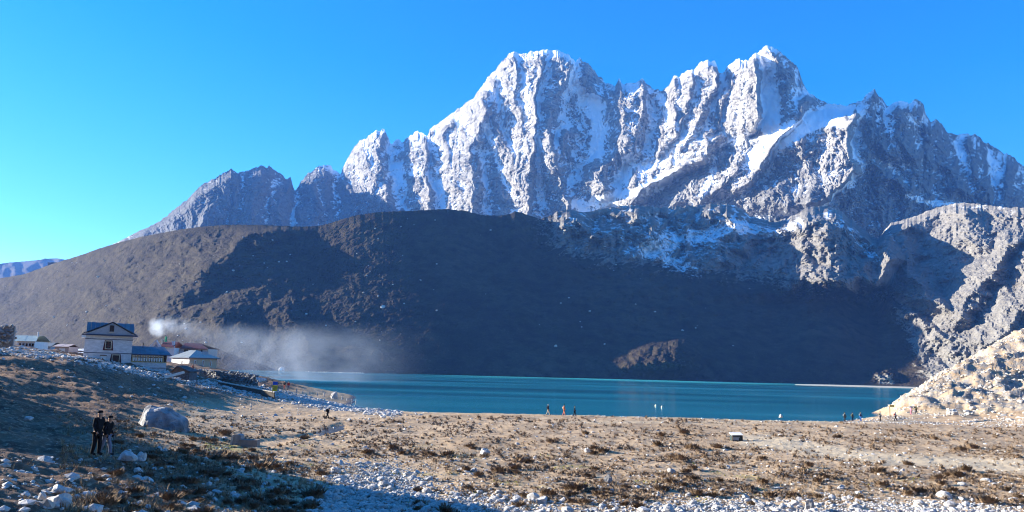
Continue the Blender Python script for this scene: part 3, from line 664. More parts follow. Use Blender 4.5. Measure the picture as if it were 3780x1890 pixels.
def mat_plantish(name, a, c2, dark):
    b = NB(name); o = b.obj(); n1 = b.noise(0.9, 4, 0.6, 0, o); n2 = b.noise(9.0, 4, 0.7, 0, o)
    oi = b.n('ShaderNodeObjectInfo').outputs['Random']
    c = b.mix(b.mr(b.math('ADD', n1, b.math('MULTIPLY', oi, 0.001)), 0.35, 0.65), a, c2); c = b.mix(b.mr(n2, 0.48, 0.66), c, dark)
    b.bsdf(c, 1.0, 0.02, b.bump(n2, 0.9, 0.08)); return b.m
MP_brown = mat_plantish('brown_dwarf_shrub', (0.21, 0.145, 0.095), (0.33, 0.24, 0.16), (0.10, 0.066, 0.045))
MP_straw = mat_plantish('dry_straw_grass', (0.48, 0.36, 0.23), (0.36, 0.26, 0.165), (0.22, 0.15, 0.09))
MP_moss = mat_plantish('yellow_green_moss', (0.42, 0.40, 0.05), (0.33, 0.32, 0.06), (0.16, 0.15, 0.03))

def sample_xy(n, x0, x1, y0, y1, seed):
    r = np.random.default_rng(seed); x = r.uniform(x0, x1, n); y = r.uniform(y0, y1, n); z = ground_h(x, y); u, v = uv_of(x, y, z)
    return u, v, np.stack([x, y, z], -1)
def sample(n, u0, u1, v0, v1, seed, zg=0.85, fn=None):
    r = np.random.default_rng(seed); u = r.uniform(u0, u1, n); v = r.uniform(v0, v1, n)
    d = ray(u, v); Y = -(CAMZ-zg)/np.minimum(d[:, 2], -0.004)
    for _ in range(14):                                    # walk the ray on to the ground
        zg_ = ground_h(d[:, 0]*Y, Y, False); Y = Y*0.55+0.45*np.clip(-(CAMZ-zg_)/np.where(np.abs(d[:, 2]) < 1e-3, -1e-3, d[:, 2]), 5, 320)
    x = d[:, 0]*Y; z = ground_h(x, Y)
    uu, vv = uv_of(x, Y, z); ok = (np.abs(vv-v) < 14) & (z > 0.02) & (Y > 10) & (Y < 300)
    return u[ok], v[ok], np.stack([x, Y, z], -1)[ok]
def gravel_at(U, V, x, y, z):
    n = fbm(x/7, y/7, 4, 301)
    g = inpoly(U+n*30, V+n*14, [(860, 1170), (1010, 1165), (1120, 1230), (1450, 1288), (1450, 1400), (700, 1400), (800, 1240)], 34)
    g = np.maximum(g, inpoly(U+n*40, V+n*14, [(1400, 1310), (1620, 1255), (1800, 1250), (2000, 1262), (2200, 1255), (2576, 1275), (2700, 1400), (1400, 1400)], 24))
    return g
ROCK0 = [rock_shape(0, s, 0.3, 0.62) for s in range(20, 27)]; ROCK1 = [rock_shape(1, s, 0.35, 0.75) for s in range(40, 48)]
# pebbles and stones on the plain
u, v, p = sample(44000, 100, 2600, 1045, 1300, 11)
g = gravel_at(u, v, p[:, 0], p[:, 1], p[:, 2]); r_ = rng.random(len(u))
patch = np.clip(fbm(p[:, 0]/5, p[:, 1]/5, 3, 401)*1.4, 0, 1); sh = sstep(126, 138, p[:, 1])
keep = r_ < np.clip((0.85*g+0.16*patch*(v > 1120)*(u > 820)+0.035*(u > 500)+.008+0.8*sh)*(1-.9*stream_mask(p[:, 0], p[:, 1])), 0, 1)
u, v, p = u[keep], v[keep], p[keep]; sz = np.exp(rng.normal(-2.62, 0.42, len(u)))*(0.7+p[:, 1]/110)
sz = np.clip(sz, 0.03, 0.26)
merge('shore_stones', ROCK0, p+np.array([0, 0, .02]), sz, MS_pale, 'pale stones and gravel strewn over the plain and the near shore', seed=3)
big_pool = [(uu, vv, q, s) for uu, vv, q, s in zip(u, v, p, sz)]
# rubble bands on the left bank and the right slope
def near_line(u, v, line, w_): return stroke(u, v, line, w_, 0.2)
u, v, p = sample_xy(60000, -115, -12, 95, 165, 13)
BAND = [([(0, 880), (120, 893), (200, 905), (330, 930), (450, 950), (550, 972)], 15), ([(550, 972), (700, 1000), (830, 1022), (1000, 1038)], 15), ([(430, 950), (600, 975), (700, 985), (860, 1010), (900, 1025)], 12)]
m = np.zeros(len(u))
for l, w_ in BAND: m = np.maximum(m, near_line(u, v, l, w_))
keep = rng.random(len(u)) < m*0.60+0.012; u, v, p = u[keep], v[keep], p[keep]
merge('rubble_band', ROCK0, p, np.clip(np.exp(rng.normal(-1.7, .45, len(u))), .08, .6), MS_pale, 'long band of pale rubble running down the left slope to the lake', seed=4)
u, v, p = sample_xy(16000, 55, 160, 140, 245, 17)
keep = (p[:, 2] > 1.3) & (u < 2640) & (u > 2150) & (rng.random(len(u)) < .25+.75*sstep(-.1, .4, fbm(p[:, 0]/6, p[:, 1]/6, 3, 441))); u, v, p = u[keep], v[keep], p[keep]
merge('slope_rocks', ROCK0, p, np.clip(np.exp(rng.normal(-1.45, .5, len(u))), .09, 1.1), MS_warm, 'sunbleached rocks covering the right-hand slope', seed=5)
# shaded bottom-left stones
u, v, p = sample(600, 0, 1000, 1150, 1300, 19, 2.5)
merge('slope_stones', ROCK0, p, np.clip(np.exp(rng.normal(-2.3, .5, len(u))), .04, .3), MS_pale, 'small pale stones on the shaded near slope', seed=6)
# shrubs and grass
TU = [tuft_shape(s) for s in range(8)]; GR = [grass_shape(s) for s in range(6)]
u, v, p = sample(52000, 250, 2600, 1048, 1300, 23)
den = sstep(-0.25, 0.45, fbm(p[:, 0]/6, p[:, 1]/9, 4, 411)); g = gravel_at(u, v, p[:, 0], p[:, 1], p[:, 2])
pathm = stroke(u, v, [(1860, 1105), (1990, 1120), (2100, 1140), (2250, 1160), (2600, 1175)], 20, 0.4)
sh = sstep(128, 140, p[:, 1])
keep = rng.random(len(u)) < (.12+.88*den)*(1-.95*g)*(1-stream_mask(p[:, 0], p[:, 1]))*(1-.9*pathm)*(1-sh)*0.50
u, v, p = u[keep], v[keep], p[keep]; ts = np.clip(np.exp(rng.normal(-2.15, .45, len(u))), .05, .36)*(.8+p[:, 1]/130)
shr = (p.copy(), ts.copy())
merge('heath_cushions', TU, p, ts, MP_brown, 'low brown cushion shrubs covering the plain', seed=7)
u, v, p = sample(36000, 150, 2600, 1045, 1300, 29)
den = sstep(-0.1, 0.5, fbm(p[:, 0]/5, p[:, 1]/8, 4, 421)); g = gravel_at(u, v, p[:, 0], p[:, 1], p[:, 2]); pathm = stroke(u, v, [(1860, 1105), (1990, 1120), (2100, 1140), (2250, 1160), (2600, 1175)], 20, 0.4)
keep = rng.random(len(u)) < (0.25+den*.75)*(1-g*.93)*(1-stream_mask(p[:, 0], p[:, 1]))*(1-.8*pathm)*(1-sstep(130, 140, p[:, 1]))*0.6
u, v, p = u[keep], v[keep], p[keep]
merge('dry_grass', GR, p, np.clip(np.exp(rng.normal(-2.1, .35, len(u))), .05, .22), MP_straw, 'dry straw-coloured grass tufts on the plain', seed=8)
u, v, p = sample_xy(22000, -90, 0, 18, 140, 31)
keep = rng.random(len(u)) < (p[:, 2] > 1.5)*np.clip(60/p[:, 1], .3, 1)*0.5*sstep(-.3, .4, fbm(p[:, 0]/4, p[:, 1]/4, 3, 431)); u, v, p = u[keep], v[keep], p[keep]
merge('slope_grass', GR, p, np.clip(np.exp(rng.normal(-2.2, .35, len(u))), .05, .2)*(.7+p[:, 1]/120), MP_straw, 'tufts of dry grass on the left slope', seed=9)
u, v, p = sample(6000, 450, 2450, 1100, 1290, 37)
mo = np.clip(fbm(p[:, 0]/4, p[:, 1]/4, 3, 311)*1.6-0.5, 0, 1)*inpoly(u, v, [(500, 1120), (900, 1100), (1500, 1160), (2300, 1200), (2400, 1260), (1700, 1260), (1100, 1230)], 30)
mo = np.maximum(mo, stroke(u, v, [(520, 1122), (600, 1124)], 14)); keep = rng.random(len(u)) < mo; p = p[keep]
if len(p): merge('moss_patches', TU, p, rng.uniform(.05, .12, len(p)), MP_moss, 'yellow-green moss cushions in the damp ground', seed=10)

# individual stones and shrubs: the largest ones of the plain
def gz(x, y): return float(ground_h(np.array([x]), np.array([y]))[0])
def share(name, me, loc, s3, rz, label, cat, group):
    o = bpy.data.objects.new(name, me); COL.objects.link(o); o.location = loc; o.scale = s3; o.rotation_euler = (random.uniform(-.15, .15), random.uniform(-.15, .15), rz)
    return tag(o, label, cat, group)
RM = []
for k, (vv_, ff_) in enumerate(ROCK1):
    t_ = tri_mesh('stone_proto', vv_, ff_, MS_pale); RM.append(t_.data); bpy.data.objects.remove(t_)
big_pool.sort(key=lambda q: -q[3]/q[2][1])
cnt = 0
for uu, vv, q, s in big_pool[::1]:
    if cnt >= 230: break
    if random.random() < (0.45 if uu > 760 else .85): continue
    k = random.uniform(1.0, 1.7)
    share('stone', RM[cnt % len(RM)], (q[0]+.1, q[1]+.1, q[2]+s*.25), (s*k*random.uniform(.8, 1.3), s*k, s*k*random.uniform(.7, 1.1)), random.uniform(0, 6.28), 'pale weathered stone lying among the gravel and heath of the plain', 'stone', 'larger pale stones of the plain'); cnt += 1
TM = []
def shrub_shape(seed):
    v, f = ico(2); r = np.random.default_rng(seed)
    tv, tf = tuft_shape(seed+90, 10, 90); return tv*np.array([1, 1, .95]), tf
    v = v*(1+.45*fbm(v[:, 0]*2.2+seed*3, v[:, 1]*2.2+v[:, 2]*1.9, 3, 60+seed) + r.uniform(-.16, .16, len(v)))[:, None]
    v[:, 2] = np.clip(v[:, 2], -.25, None)*.75; return v, f
for k in range(6):
    a, b_ = shrub_shape(k); t_ = tri_mesh('shrub_proto', a, b_, MP_brown); TM.append(t_.data); bpy.data.objects.remove(t_)
order = np.argsort(-(shr[1]/shr[0][:, 1])); cnt = 0
for i in order:
    if cnt >= 210: break
    if random.random() < 0.5: continue
    q = shr[0][i]; s = shr[1][i]*random.uniform(1.0, 1.6)
    share('dwarf_shrub', TM[cnt % 6], (q[0], q[1], q[2]+.02), (s*1.25, s*1.1, s), random.uniform(0, 6.28), 'low dark brown dwarf shrub on the dry plain', 'shrub', 'brown dwarf shrubs of the plain'); cnt += 1

# named rocks: photo box (x0, x1, y0, y1), distance
def boulder(x0, x1, y0, y1, Y, label, mat, seed, sub=3, name='boulder', rough=.4, cat='boulder', flat=.9, depth=.8):
    A = PF(x0, y1, Y); B = PF(x1, y1, Y); T = PF(x0, y0, Y); wd = (B.x-A.x)/2; ht = T.z-A.z
    v, f = rock_shape(sub, seed, rough, 1.0); v = v/np.abs(v).max(0)
    v[:, 2] = np.where(v[:, 2] < -.35, -.35, v[:, 2]); v[:, 2] = (v[:, 2]+.35)/1.35
    v = v*np.array([wd, wd*depth, ht*1.12]); 
    o = tri_mesh(name, v, f, mat); o.location = ((A.x+B.x)/2, Y+wd*depth*.6, A.z-ht*.1); return tag(o, label, cat)
MS_two = mat_stone('weathered_boulder', (0.46, 0.455, 0.45), (0.16, 0.16, 0.17), (0.09, 0.09, 0.10), 0.7)
def big_boulder():
    A = PF(489, 1600, 70); B = PF(686, 1600, 70); T = PF(540, 1499, 70); wd = (B.x-A.x)*1.12; ht = (T.z-A.z)*1.08
    prof = [(0.0, .30), (.10, .42), (.16, .95), (.25, 1.0), (.34, .93), (.5, .88), (.7, .80), (.88, .68), (.97, .5), (1.0, .12)]
    v, f = ico(3); px_ = (v[:, 0]+1)/2; top = np.interp(px_, [a[0] for a in prof], [a[1] for a in prof])
    z = np.where(v[:, 2] > 0, v[:, 2]**.55*top, v[:, 2]*.15)
    n_ = 1+.10*fbm(v[:, 0]*2, v[:, 1]*2+v[:, 2]*2, 4, 77)
    W_ = np.stack([(px_-.5)*wd*n_, v[:, 1]*wd*.36*n_*(1-.25*np.clip(v[:, 2], 0, 1)), z*ht*n_], -1)
    r = np.random.default_rng(12)
    for n_, d in (((-.75, -.62, .22), 1.02), ((.1, -.93, .35), .95), ((.35, -.35, .87), 1.42), ((-.2, -.55, .8), 1.32), ((.9, -.4, .15), 2.0), ((-.95, .1, .3), 1.75), ((.55, -.8, .2), 1.35)):
        n_ = np.array(n_)/np.linalg.norm(n_); e = W_@n_-d*ht*.62; W_ = W_-np.clip(e, 0, None)[:, None]*n_*.85
    W_ = W_+np.stack([.10*facets(W_[:, 0]*1.3+W_[:, 1], W_[:, 2]*1.5, 4, 31), .16*facets(W_[:, 0]*1.1, W_[:, 2]*1.3, 4, 33), .08*facets(W_[:, 0]*1.5, W_[:, 1]*1.5, 3, 35)], -1)
    o = tri_mesh('boulder', W_, f, MS_two); o.location = ((A.x+B.x)/2-.7, 70+wd*.3, A.z); return tag(o, 'huge grey boulder with a pale sunlit left face below the left slope', 'boulder')
big_boulder()
BL = [(424, 500, 1660, 1697, 34, 'broad whitish rock on the shaded grass right of the two walkers', 81), (498, 538, 1668, 1700, 35, 'smaller flat pale rock touching the broad whitish rock right of the walkers', 82),
      (172, 254, 1788, 1816, 24.5, 'long flat pale rock in the shade near the lower left corner, above the cracked one', 83), (116, 245, 1822, 1884, 22, 'large cracked pale rock in the shade at the lower left corner', 84), (132, 165, 1816, 1842, 22.4, 'rounded pale stone perched at the upper left of the large cracked rock', 85),
      (459, 489, 1839, 1861, 30, 'rounded grey-white stone standing out in the shaded heath below the walkers', 86), (484, 561, 1760, 1789, 33, 'wide low white rock in the shade between the walkers and the gravel bed', 87), (359, 396, 1864, 1888, 27, 'angular white stone at the bottom edge, below left of the rounded one', 88),
      (950, 1044, 1872, 1894, 40, 'flat pale slab cut by the bottom edge where shade meets the gravel', 89), (760, 788, 1832, 1862, 38, 'pointed white stone in the shaded heath near the bottom edge', 90), (572, 597, 1646, 1664, 45, 'rounded pale stone, left one of a pair on lit turf below the boulder', 91), (593, 618, 1654, 1672, 44, 'rounded pale stone, right one of a pair on lit turf below the boulder', 92),
      (541, 569, 1841, 1856, 36, 'flat white stone in the shaded heath right of the rounded grey-white stone', 93), (80, 117, 1536, 1550, 41, 'low pale rock on the sunlit turf of the left slope', 94), (2155, 2180, 1652, 1668, 72, 'grey-white rock in the middle of the plain', 95), (2230, 2262, 1750, 1780, 53, 'tall grey rock among gravel right of centre in the near plain', 96),
      (3600, 3650, 1388, 1428, 190, 'large pale boulder halfway up the right-hand slope', 97), (3500, 3546, 1400, 1440, 186, 'pale boulder above the slope path, left of the large one', 98), (3720, 3750, 1370, 1400, 190, 'squat pale boulder near the right edge of the slope', 99), (3716, 3744, 1325, 1345, 205, 'dark-shadowed boulder high on the slope at the right edge', 100),
      (2970, 3010, 1836, 1885, 44, 'spiky dark grey rock at the bottom edge among white gravel', 101), (1218, 1250, 1445, 1470, 140, 'big white boulder among the cairns on the left spit', 102), (1766, 1810, 1655, 1675, 68, 'pair-like low white rock on the plain left of centre', 103), (3500, 3550, 1505, 1530, 150, 'white boulder at the foot of the right-hand slope', 104), (2876, 2890, 1528, 1541, 142, 'small white block on the shore berm left of the three walkers', 105)]
for x0, x1, y0, y1, Y, lb, sd in BL:
    boulder(x0, x1, y0, y1, Y, lb, MS_grey if 'grey rock' in lb or 'dark' in lb else (MS_warm if x0 > 3300 else MS_pale), sd, 2)
def pyramid_stone():
    A = PF(3422, 1458, 186); B = PF(3460, 1458, 186); T = PF(3434, 1401, 186); wd = B.x-A.x; ht = T.z-A.z
    v, f = ico(2); s_ = np.clip(1-(v[:, 2]+1)/2, .08, 1)
    W_ = np.stack([(v[:, 0]*s_*.62-.16*(1-s_))*wd, v[:, 1]*s_*.5*wd, (v[:, 2]+1)/2*ht], -1)*(1+.08*fbm(v[:, 0]*3, v[:, 2]*3, 3, 9))[:, None]
    o = tri_mesh('standing_stone', W_, f, MS_warm); o.location = ((A.x+B.x)/2, 187, A.z-.2); tag(o, 'pointed pale standing rock on the lake edge of the right slope', 'rock')
pyramid_stone()
# pale boulders dotted over the dark hill
hr = np.random.default_rng(5); hb = []
FH = Wfoot; nr_, nc_ = FH.shape[:2]
for k in range(170):
    i = hr.integers(45, nr_-8); j = hr.integers(60, nc_-160); q = FH[i, j]; u_, v_ = uv_of(*[np.array([c]) for c in q])
    if not (0 < u_[0] < 1900): continue
    s = float(np.exp(hr.normal(.2, .4))); sm = RM[k % len(RM)]
    o = bpy.data.objects.new('hillside_boulder', sm); COL.objects.link(o); o.location = q; o.scale = (s*1.2, s, s); o.rotation_euler = (0, 0, k)
    tag(o, 'small pale boulder dotted on the dark hillside beyond the lake', 'boulder', 'pale boulders dotted over the dark hillside')

# ------------------------------------------------------------------ buildings
def P3(v): return np.array(v, float)
def mesh_part(name, V, F, mat, root, sub=None):
    par = sub or root; base = np.array(root.location)
    V = np.asarray(V, float)
    if root.get('_w', 1) == 1:
        V = V.copy(); kz = root.get('_kz', 1.0); V[:, 2] = CAMZ+(V[:, 2]-CAMZ)*kz; b0 = base.copy(); b0[2] = CAMZ+(b0[2]-CAMZ)*kz
        b0[0] = root.get('_ox', b0[0]); b0[1] = root.get('_oy', b0[1]); V = V-b0; V[:, 0] *= root.get('_kx', 1.0)
    me = bpy.data.meshes.new(name); me.from_pydata([tuple(a) for a in V], [], [tuple(a) for a in F]); me.materials.append(mat); me.update()
    bm = bmesh.new(); bm.from_mesh(me); bmesh.ops.recalc_face_normals(bm, faces=bm.faces); bm.to_mesh(me); bm.free()
    o = bpy.data.objects.new(name, me); COL.objects.link(o); o.parent = par; return o
BF = [(0, 1, 3, 2), (4, 6, 7, 5), (0, 4, 5, 1), (2, 3, 7, 6), (0, 2, 6, 4), (1, 5, 7, 3)]
def bx(name, x0, x1, y0, y1, z0, z1, mat, root, sub=None):
    return mesh_part(name, [(x, y, z) for x in (x0, x1) for y in (y0, y1) for z in (z0, z1)], BF, mat, root, sub)
def prism(name, pts2, y0, y1, mat, root, sub=None):            # polygon in x-z swept along y
    n = len(pts2); V = [(x, y0, z) for x, z in pts2]+[(x, y1, z) for x, z in pts2]
    F = [tuple(range(n)), tuple(range(2*n-1, n-1, -1))]+[(i, (i+1) % n, n+(i+1) % n, n+i) for i in range(n)]
    return mesh_part(name, V, F, mat, root, sub)
def slab(name, quad, th, mat, root, sub=None):                 # thick quad (roof sheet)
    q = [P3(a) for a in quad]; n_ = np.cross(q[1]-q[0], q[2]-q[0]); n_ = n_/np.linalg.norm(n_)*th
    if n_[2] < 0: n_ = -n_
    V = q+[a+n_ for a in q]; return mesh_part(name, V, [(0, 1, 2, 3), (7, 6, 5, 4), (0, 1, 5, 4), (1, 2, 6, 5), (2, 3, 7, 6), (3, 0, 4, 7)], mat, root, sub)
MWW = mat_plain('whitewashed_stone_wall', (0.66, 0.64, 0.64), 0.95, 0.16, 1.2, 0.1, 0.6, 0.06, stretch=(1, 1, 2.5))
MBL = mat_plain('blue_painted_metal_sheet', (0.12, 0.165, 0.215), 0.6, 0.18, 0.8, 0.4, 0.1)
MBL2 = mat_plain('faded_blue_metal_sheet', (0.17, 0.205, 0.23), 0.65, 0.2, 0.8, 0.4, 0.1)
MDK = mat_plain('dark_blue_eave_board', (0.045, 0.06, 0.11), 0.7, 0.15)
MGB = mat_plain('grey_painted_gable_boards', (0.36, 0.37, 0.40), 0.85, 0.1, 2.0)
MRD = mat_plain('dark_red_window_surround', (0.10, 0.025, 0.022), 0.7, 0.15)
MCR = mat_plain('cream_painted_wood', (0.62, 0.52, 0.38), 0.7, 0.1)
MYL = mat_plain('ochre_painted_wood', (0.50, 0.38, 0.13), 0.7, 0.12)
MGL = NB('window_glass'); MGL.bsdf((0.012, 0.014, 0.018), 0.06, 0.6); MGL = MGL.m
MCU = mat_plain('white_curtain', (0.85, 0.85, 0.84), 0.9, 0.05, 6.0)
MBG = mat_plain('beige_render', (0.66, 0.46, 0.31), 0.9, 0.08)
MWH = mat_plain('white_painted_render', (0.80, 0.79, 0.77), 0.8, 0.06)
MMR = mat_plain('maroon_metal_roof', (0.12, 0.035, 0.04), 0.55, 0.15)
MGN = mat_plain('pale_green_metal_roof', (0.38, 0.47, 0.45), 0.5, 0.12)
MPK = mat_plain('pink_grey_wall', (0.45, 0.38, 0.38), 0.9, 0.1)
MGW = mat_plain('pale_grey_roof', (0.46, 0.43, 0.40), 0.6, 0.08)
MBLK = mat_plain('black_opening', (0.008, 0.008, 0.01), 0.9, 0.1)
MDS = mat_plain('dark_slate_stone', (0.13, 0.125, 0.13), 0.95, 0.35, 3.0, 0.1, 0.8, 0.08)
MWD = mat_plain('weathered_timber', (0.16, 0.11, 0.08), 0.9, 0.25, 3.0)
MLOG = mat_plain('barkless_log', (0.66, 0.62, 0.56), 0.85, 0.12, 3.0)

def xz(x, y, Y): p_ = PF(x, y, Y); return p_.x, p_.z
def X_(x, Y, y=1300): return PF(x, y, Y).x
def Z_(y, x, Y): return PF(x, y, Y).z
def bar(name, a, b_, w_, mat, root, sub=None):
    a = P3(a); b_ = P3(b_); d = b_-a; L = np.linalg.norm(d); d /= L; up = np.array([0, 1, 0]) if abs(d[1]) < .9 else np.array([1, 0, 0])
    s_ = np.cross(d, up); s_ /= np.linalg.norm(s_); t_ = np.cross(s_, d); V = []
    for e in (a, b_):
        for i, j in ((-1, -1), (1, -1), (1, 1), (-1, 1)): V.append(e+s_*i*w_/2+t_*j*w_/2)
    return mesh_part(name, V, [(0, 1, 2, 3), (7, 6, 5, 4), (0, 1, 5, 4), (1, 2, 6, 5), (2, 3, 7, 6), (3, 0, 4, 7)], mat, root, sub)

def tibetan_window(root, xc, zb, zt, wt, wb, Y, nv=1, nh=1, lit=None):
    """dark red flared surround > cream frame > pane, mullions"""
    su = prism('window', [(xc-wb/2, zb), (xc+wb/2, zb), (xc+wt/2, zt), (xc-wt/2, zt)], Y-.06, Y+.02, MRD, root)
    w_ = wt*.84; h0 = zb+(zt-zb)*.12; h1 = zt-(zt-zb)*.04; f = .13; y0 = Y-.13; y1 = Y-.05
    bx('pane', xc-w_/2+f, xc+w_/2-f, Y-.085, Y-.065, h0+f, h1-f, MGL, root, su)
    for n_, a in (('frame', (xc-w_/2, xc-w_/2+f, h0, h1)), ('frame', (xc+w_/2-f, xc+w_/2, h0, h1)), ('frame', (xc-w_/2+f, xc+w_/2-f, h0, h0+f)), ('frame', (xc-w_/2+f, xc+w_/2-f, h1-f, h1))):
        bx(n_, a[0], a[1], y0, y1, a[2], a[3], MCR, root, su)
    for k in range(nv):
        x = xc-w_/2+(k+1)*w_/(nv+1); bx('mullion', x-.035, x+.035, y0+.02, y1-.02, h0+f, h1-f, MRD, root, su)
    for k in range(nh):
        z = h0+(k+1)*(h1-h0)/(nh+1); bx('mullion', xc-w_/2+f, xc+w_/2-f, y0+.03, y1-.03, z-.035, z+.035, MRD, root, su)
    if lit: bx('curtain', xc-w_*.3, xc+w_*.3, Y-.062, Y-.061+.0, h0+f, h0+(h1-h0)*.5, MCU, root, su)
    return su

# the white lodge
Y = 150.0; xl, xr = X_(311, Y), X_(487, Y); ze = Z_(1236, 400, Y); zb = Z_(1392, 480, Y)-.6
L = thing('lodge', 'tall whitewashed stone lodge with blue metal roof, grey gable and red-framed windows', 'lodge', (xl, Y, zb), math.radians(28)); L['_kx'] = .898
prism('wall', [(xl-.35, zb), (xr+.0, zb), (xr, ze), (xl, ze)], Y, Y+8.5, MWW, L)
for yy in (1252, 1303):
    z = Z_(yy, 400, Y); bx('string_course', xl-.12, xr+.06, Y-.07, Y+.0-.002, z-.06, z+.06, MDK, L)
zr = Z_(1187, 400, Y); nsh = 11; w_ = (xr+.25-(xl+.0))/nsh
for k in range(nsh):
    x0 = xl+.0+k*w_; dz = .05*(k % 2)
    slab('roof_sheet', [(x0+.03, Y+1.6, ze+.45+dz), (x0+w_-.03, Y+1.6, ze+.45+dz), (x0+w_-.03, Y+4.6, zr-.05+dz), (x0+.03, Y+4.6, zr-.05+dz)], .06, MBL2 if k in (0, 3, 9) else MBL, L)
slab('rear_roof', [(xl, Y+9, ze+.3), (xr+.2, Y+9, ze+.3), (xr+.2, Y+4.6, zr-.08), (xl, Y+4.6, zr-.08)], .06, MBL, L)
gx0, gx1, gxa = X_(300, Y), X_(501, Y), X_(407, Y); za = Z_(1187, 407, Y); zg = ze+.12
prism('gable', [(gx0+.5, zg), (gx1-.5, zg), (gxa, za-.2)], Y-.15, Y+1.5, MGB, L)
for s_, gx in ((-1, gx0), (1, gx1)):
    slab('gable_roof', [(gx, Y-.45, zg+.05), (gx, Y+4, zg+.05), (gxa, Y+4, za-.02), (gxa, Y-.45, za-.02)], .1, MDK if s_ < 0 else MBL, L)
bx('eave', gx0-.25, gx1+.2, Y-.7, Y+.6, ze-.13, ze+.1, MDK, L)
bx('eave_soffit', gx0-.2, xl+.02, Y-.6, Y+1.2, ze-.62, ze-.14, MWH, L)
tibetan_window(L, X_(397, Y), Z_(1293, 397, Y), Z_(1255, 397, Y), (xr-xl)*.165, (xr-xl)*.225, Y, 1, 2, True)
tibetan_window(L, X_(429, Y), Z_(1343, 429, Y), Z_(1307, 429, Y), (xr-xl)*.20, (xr-xl)*.26, Y, 0, 0)
wx0, wx1 = X_(394, Y), X_(415, Y); wz0, wz1 = Z_(1225, 404, Y), Z_(1197, 404, Y)
wn = bx('window', wx0, wx1, Y-.24, Y-.16, wz0, wz1, MGB, L); bx('pane', wx0+.12, wx1-.12, Y-.27, Y-.241, wz0+.12, wz1-.12, MGL, L, wn); bx('frame', wx0-.03, wx1+.03, Y-.3, Y-.242, wz0-.08, wz0+.02, MCR, L, wn)
nx0, nx1 = X_(373, Y), X_(392, Y); nd = bx('door', nx0, nx1, Y-.05, Y+.02, Z_(1342, 382, Y), Z_(1314, 382, Y), MWH, L); bx('door_hood', nx0-.15, nx1+.15, Y-.25, Y-.002, Z_(1313, 382, Y), Z_(1310, 382, Y), MWD, L)

# the low wing with the glazed front
Y = 150.4; xl2, xr2 = X_(487.5, Y), X_(642, Y); zt = Z_(1311, 560, Y); zs = Z_(1340, 560, Y); zb2 = Z_(1394, 560, Y)-.8
W2 = thing('lodge_wing', 'low whitewashed wing with bright blue roof and a row of curtained windows', 'lodge wing', (-.483*154.2, 154.2, CAMZ+(zb2-CAMZ)*1.035), math.radians(28)); W2['_kx'] = .95; W2['_kz'] = 1.035; W2['_ox'] = xl2; W2['_oy'] = Y
bx('wall', xl2+.02, xr2, Y, Y+6.5, zb2, zs, MWW, W2); bx('rear_wall', xl2+.02, xr2, Y+.6, Y+6.4, zs, zt, MWW, W2)
z1 = Z_(1361, 560, Y); bx('string_course', xl2+.02, xr2+.04, Y-.07, Y-.002, z1-.05, z1+.05, MDK, W2)
bx('doorway', X_(550, Y), X_(573, Y), Y-.04, Y+.01, Z_(1384, 560, Y), Z_(1363, 560, Y), MBLK, W2)
bx('window_sill', xl2, xr2+.05, Y-.12, Y+.3, zs-.02, zs+.1, MYL, W2); bx('lintel', xl2, xr2+.05, Y-.1, Y+.3, zt-.14, zt, MYL, W2)
xx = [487.5, 514, 533, 552, 571, 590, 609, 627, 642]
for k in range(8):
    a, b_ = X_(xx[k], Y), X_(xx[k+1], Y)
    wi = bx('window', a+.0, a+.13, Y-.08, Y+.12, zs+.1, zt-.14, MYL if k in (0, 7) else MCR, W2)
    bx('frame', a+.13, a+.165, Y-.04, Y+.06, zs+.1, zt-.14, MCR, W2, wi); bx('frame', b_-.05, b_, Y-.04, Y+.06, zs+.1, zt-.14, MCR, W2, wi); bx('mullion', (a+b_)/2+.04, (a+b_)/2+.08, Y-.03, Y+.05, zs+.1, zt-.14, MWD, W2, wi)
    zc_ = zs+.1+(zt-zs-.24)*.68; bx('mullion', a+.2, b_-.07, Y-.02, Y+.04, zc_-.035, zc_+.035, MWD, W2, wi)
    if k in (0, 7): bx('pane', a+.2, b_-.07, Y+.07, Y+.1, zs+.1, zt-.14, MGL, W2, wi)
    else:
        for c0, c1 in ((a+.17, (a+b_)/2+.025), ((a+b_)/2+.095, b_-.06)):
            prism('curtain', [(c0, zc_-.1), (c0+.04, zs+.3), (c0+(c1-c0)*.3, zs+.14), (c0+(c1-c0)*.7, zs+.14), (c1-.04, zs+.3), (c1, zc_-.1)], Y-.06, Y-.045, MCU, W2, wi)
            bx('curtain', c0, c1, Y-.03, Y-.0, zc_+.05, zt-.2, MCU, W2, wi)
        bx('pane', a+.2, b_-.07, Y+.14, Y+.17, zs+.1, zt-.14, MGL, W2, wi)
zr2 = Z_(1283, 560, Y+4)
nsh = 9; ra, rb = xl2-.1, X_(657, Y); w_ = (rb-ra)/nsh
for k in range(nsh):
    x0 = ra+k*w_; slab('roof_sheet', [(x0+.012, Y-.9, zt-.1), (x0+w_-.012, Y-.9, zt-.1), (x0+w_-.012-(.12*(k+1) if k > 5 else 0), Y+4, zr2), (x0+.012-(.12*k if k > 5 else 0), Y+4, zr2)], .05+.012*(k % 2), MBL, W2)
slab('rear_roof', [(ra, Y+7.3, zt+.1), (rb-.8, Y+7.3, zt+.1), (rb-1.0, Y+4, zr2-.04), (ra, Y+4, zr2-.04)], .05, MBL, W2)
bx('fascia', ra, rb+.05, Y-.98, Y-.91, zt-.16, zt-.0, MDK, W2)

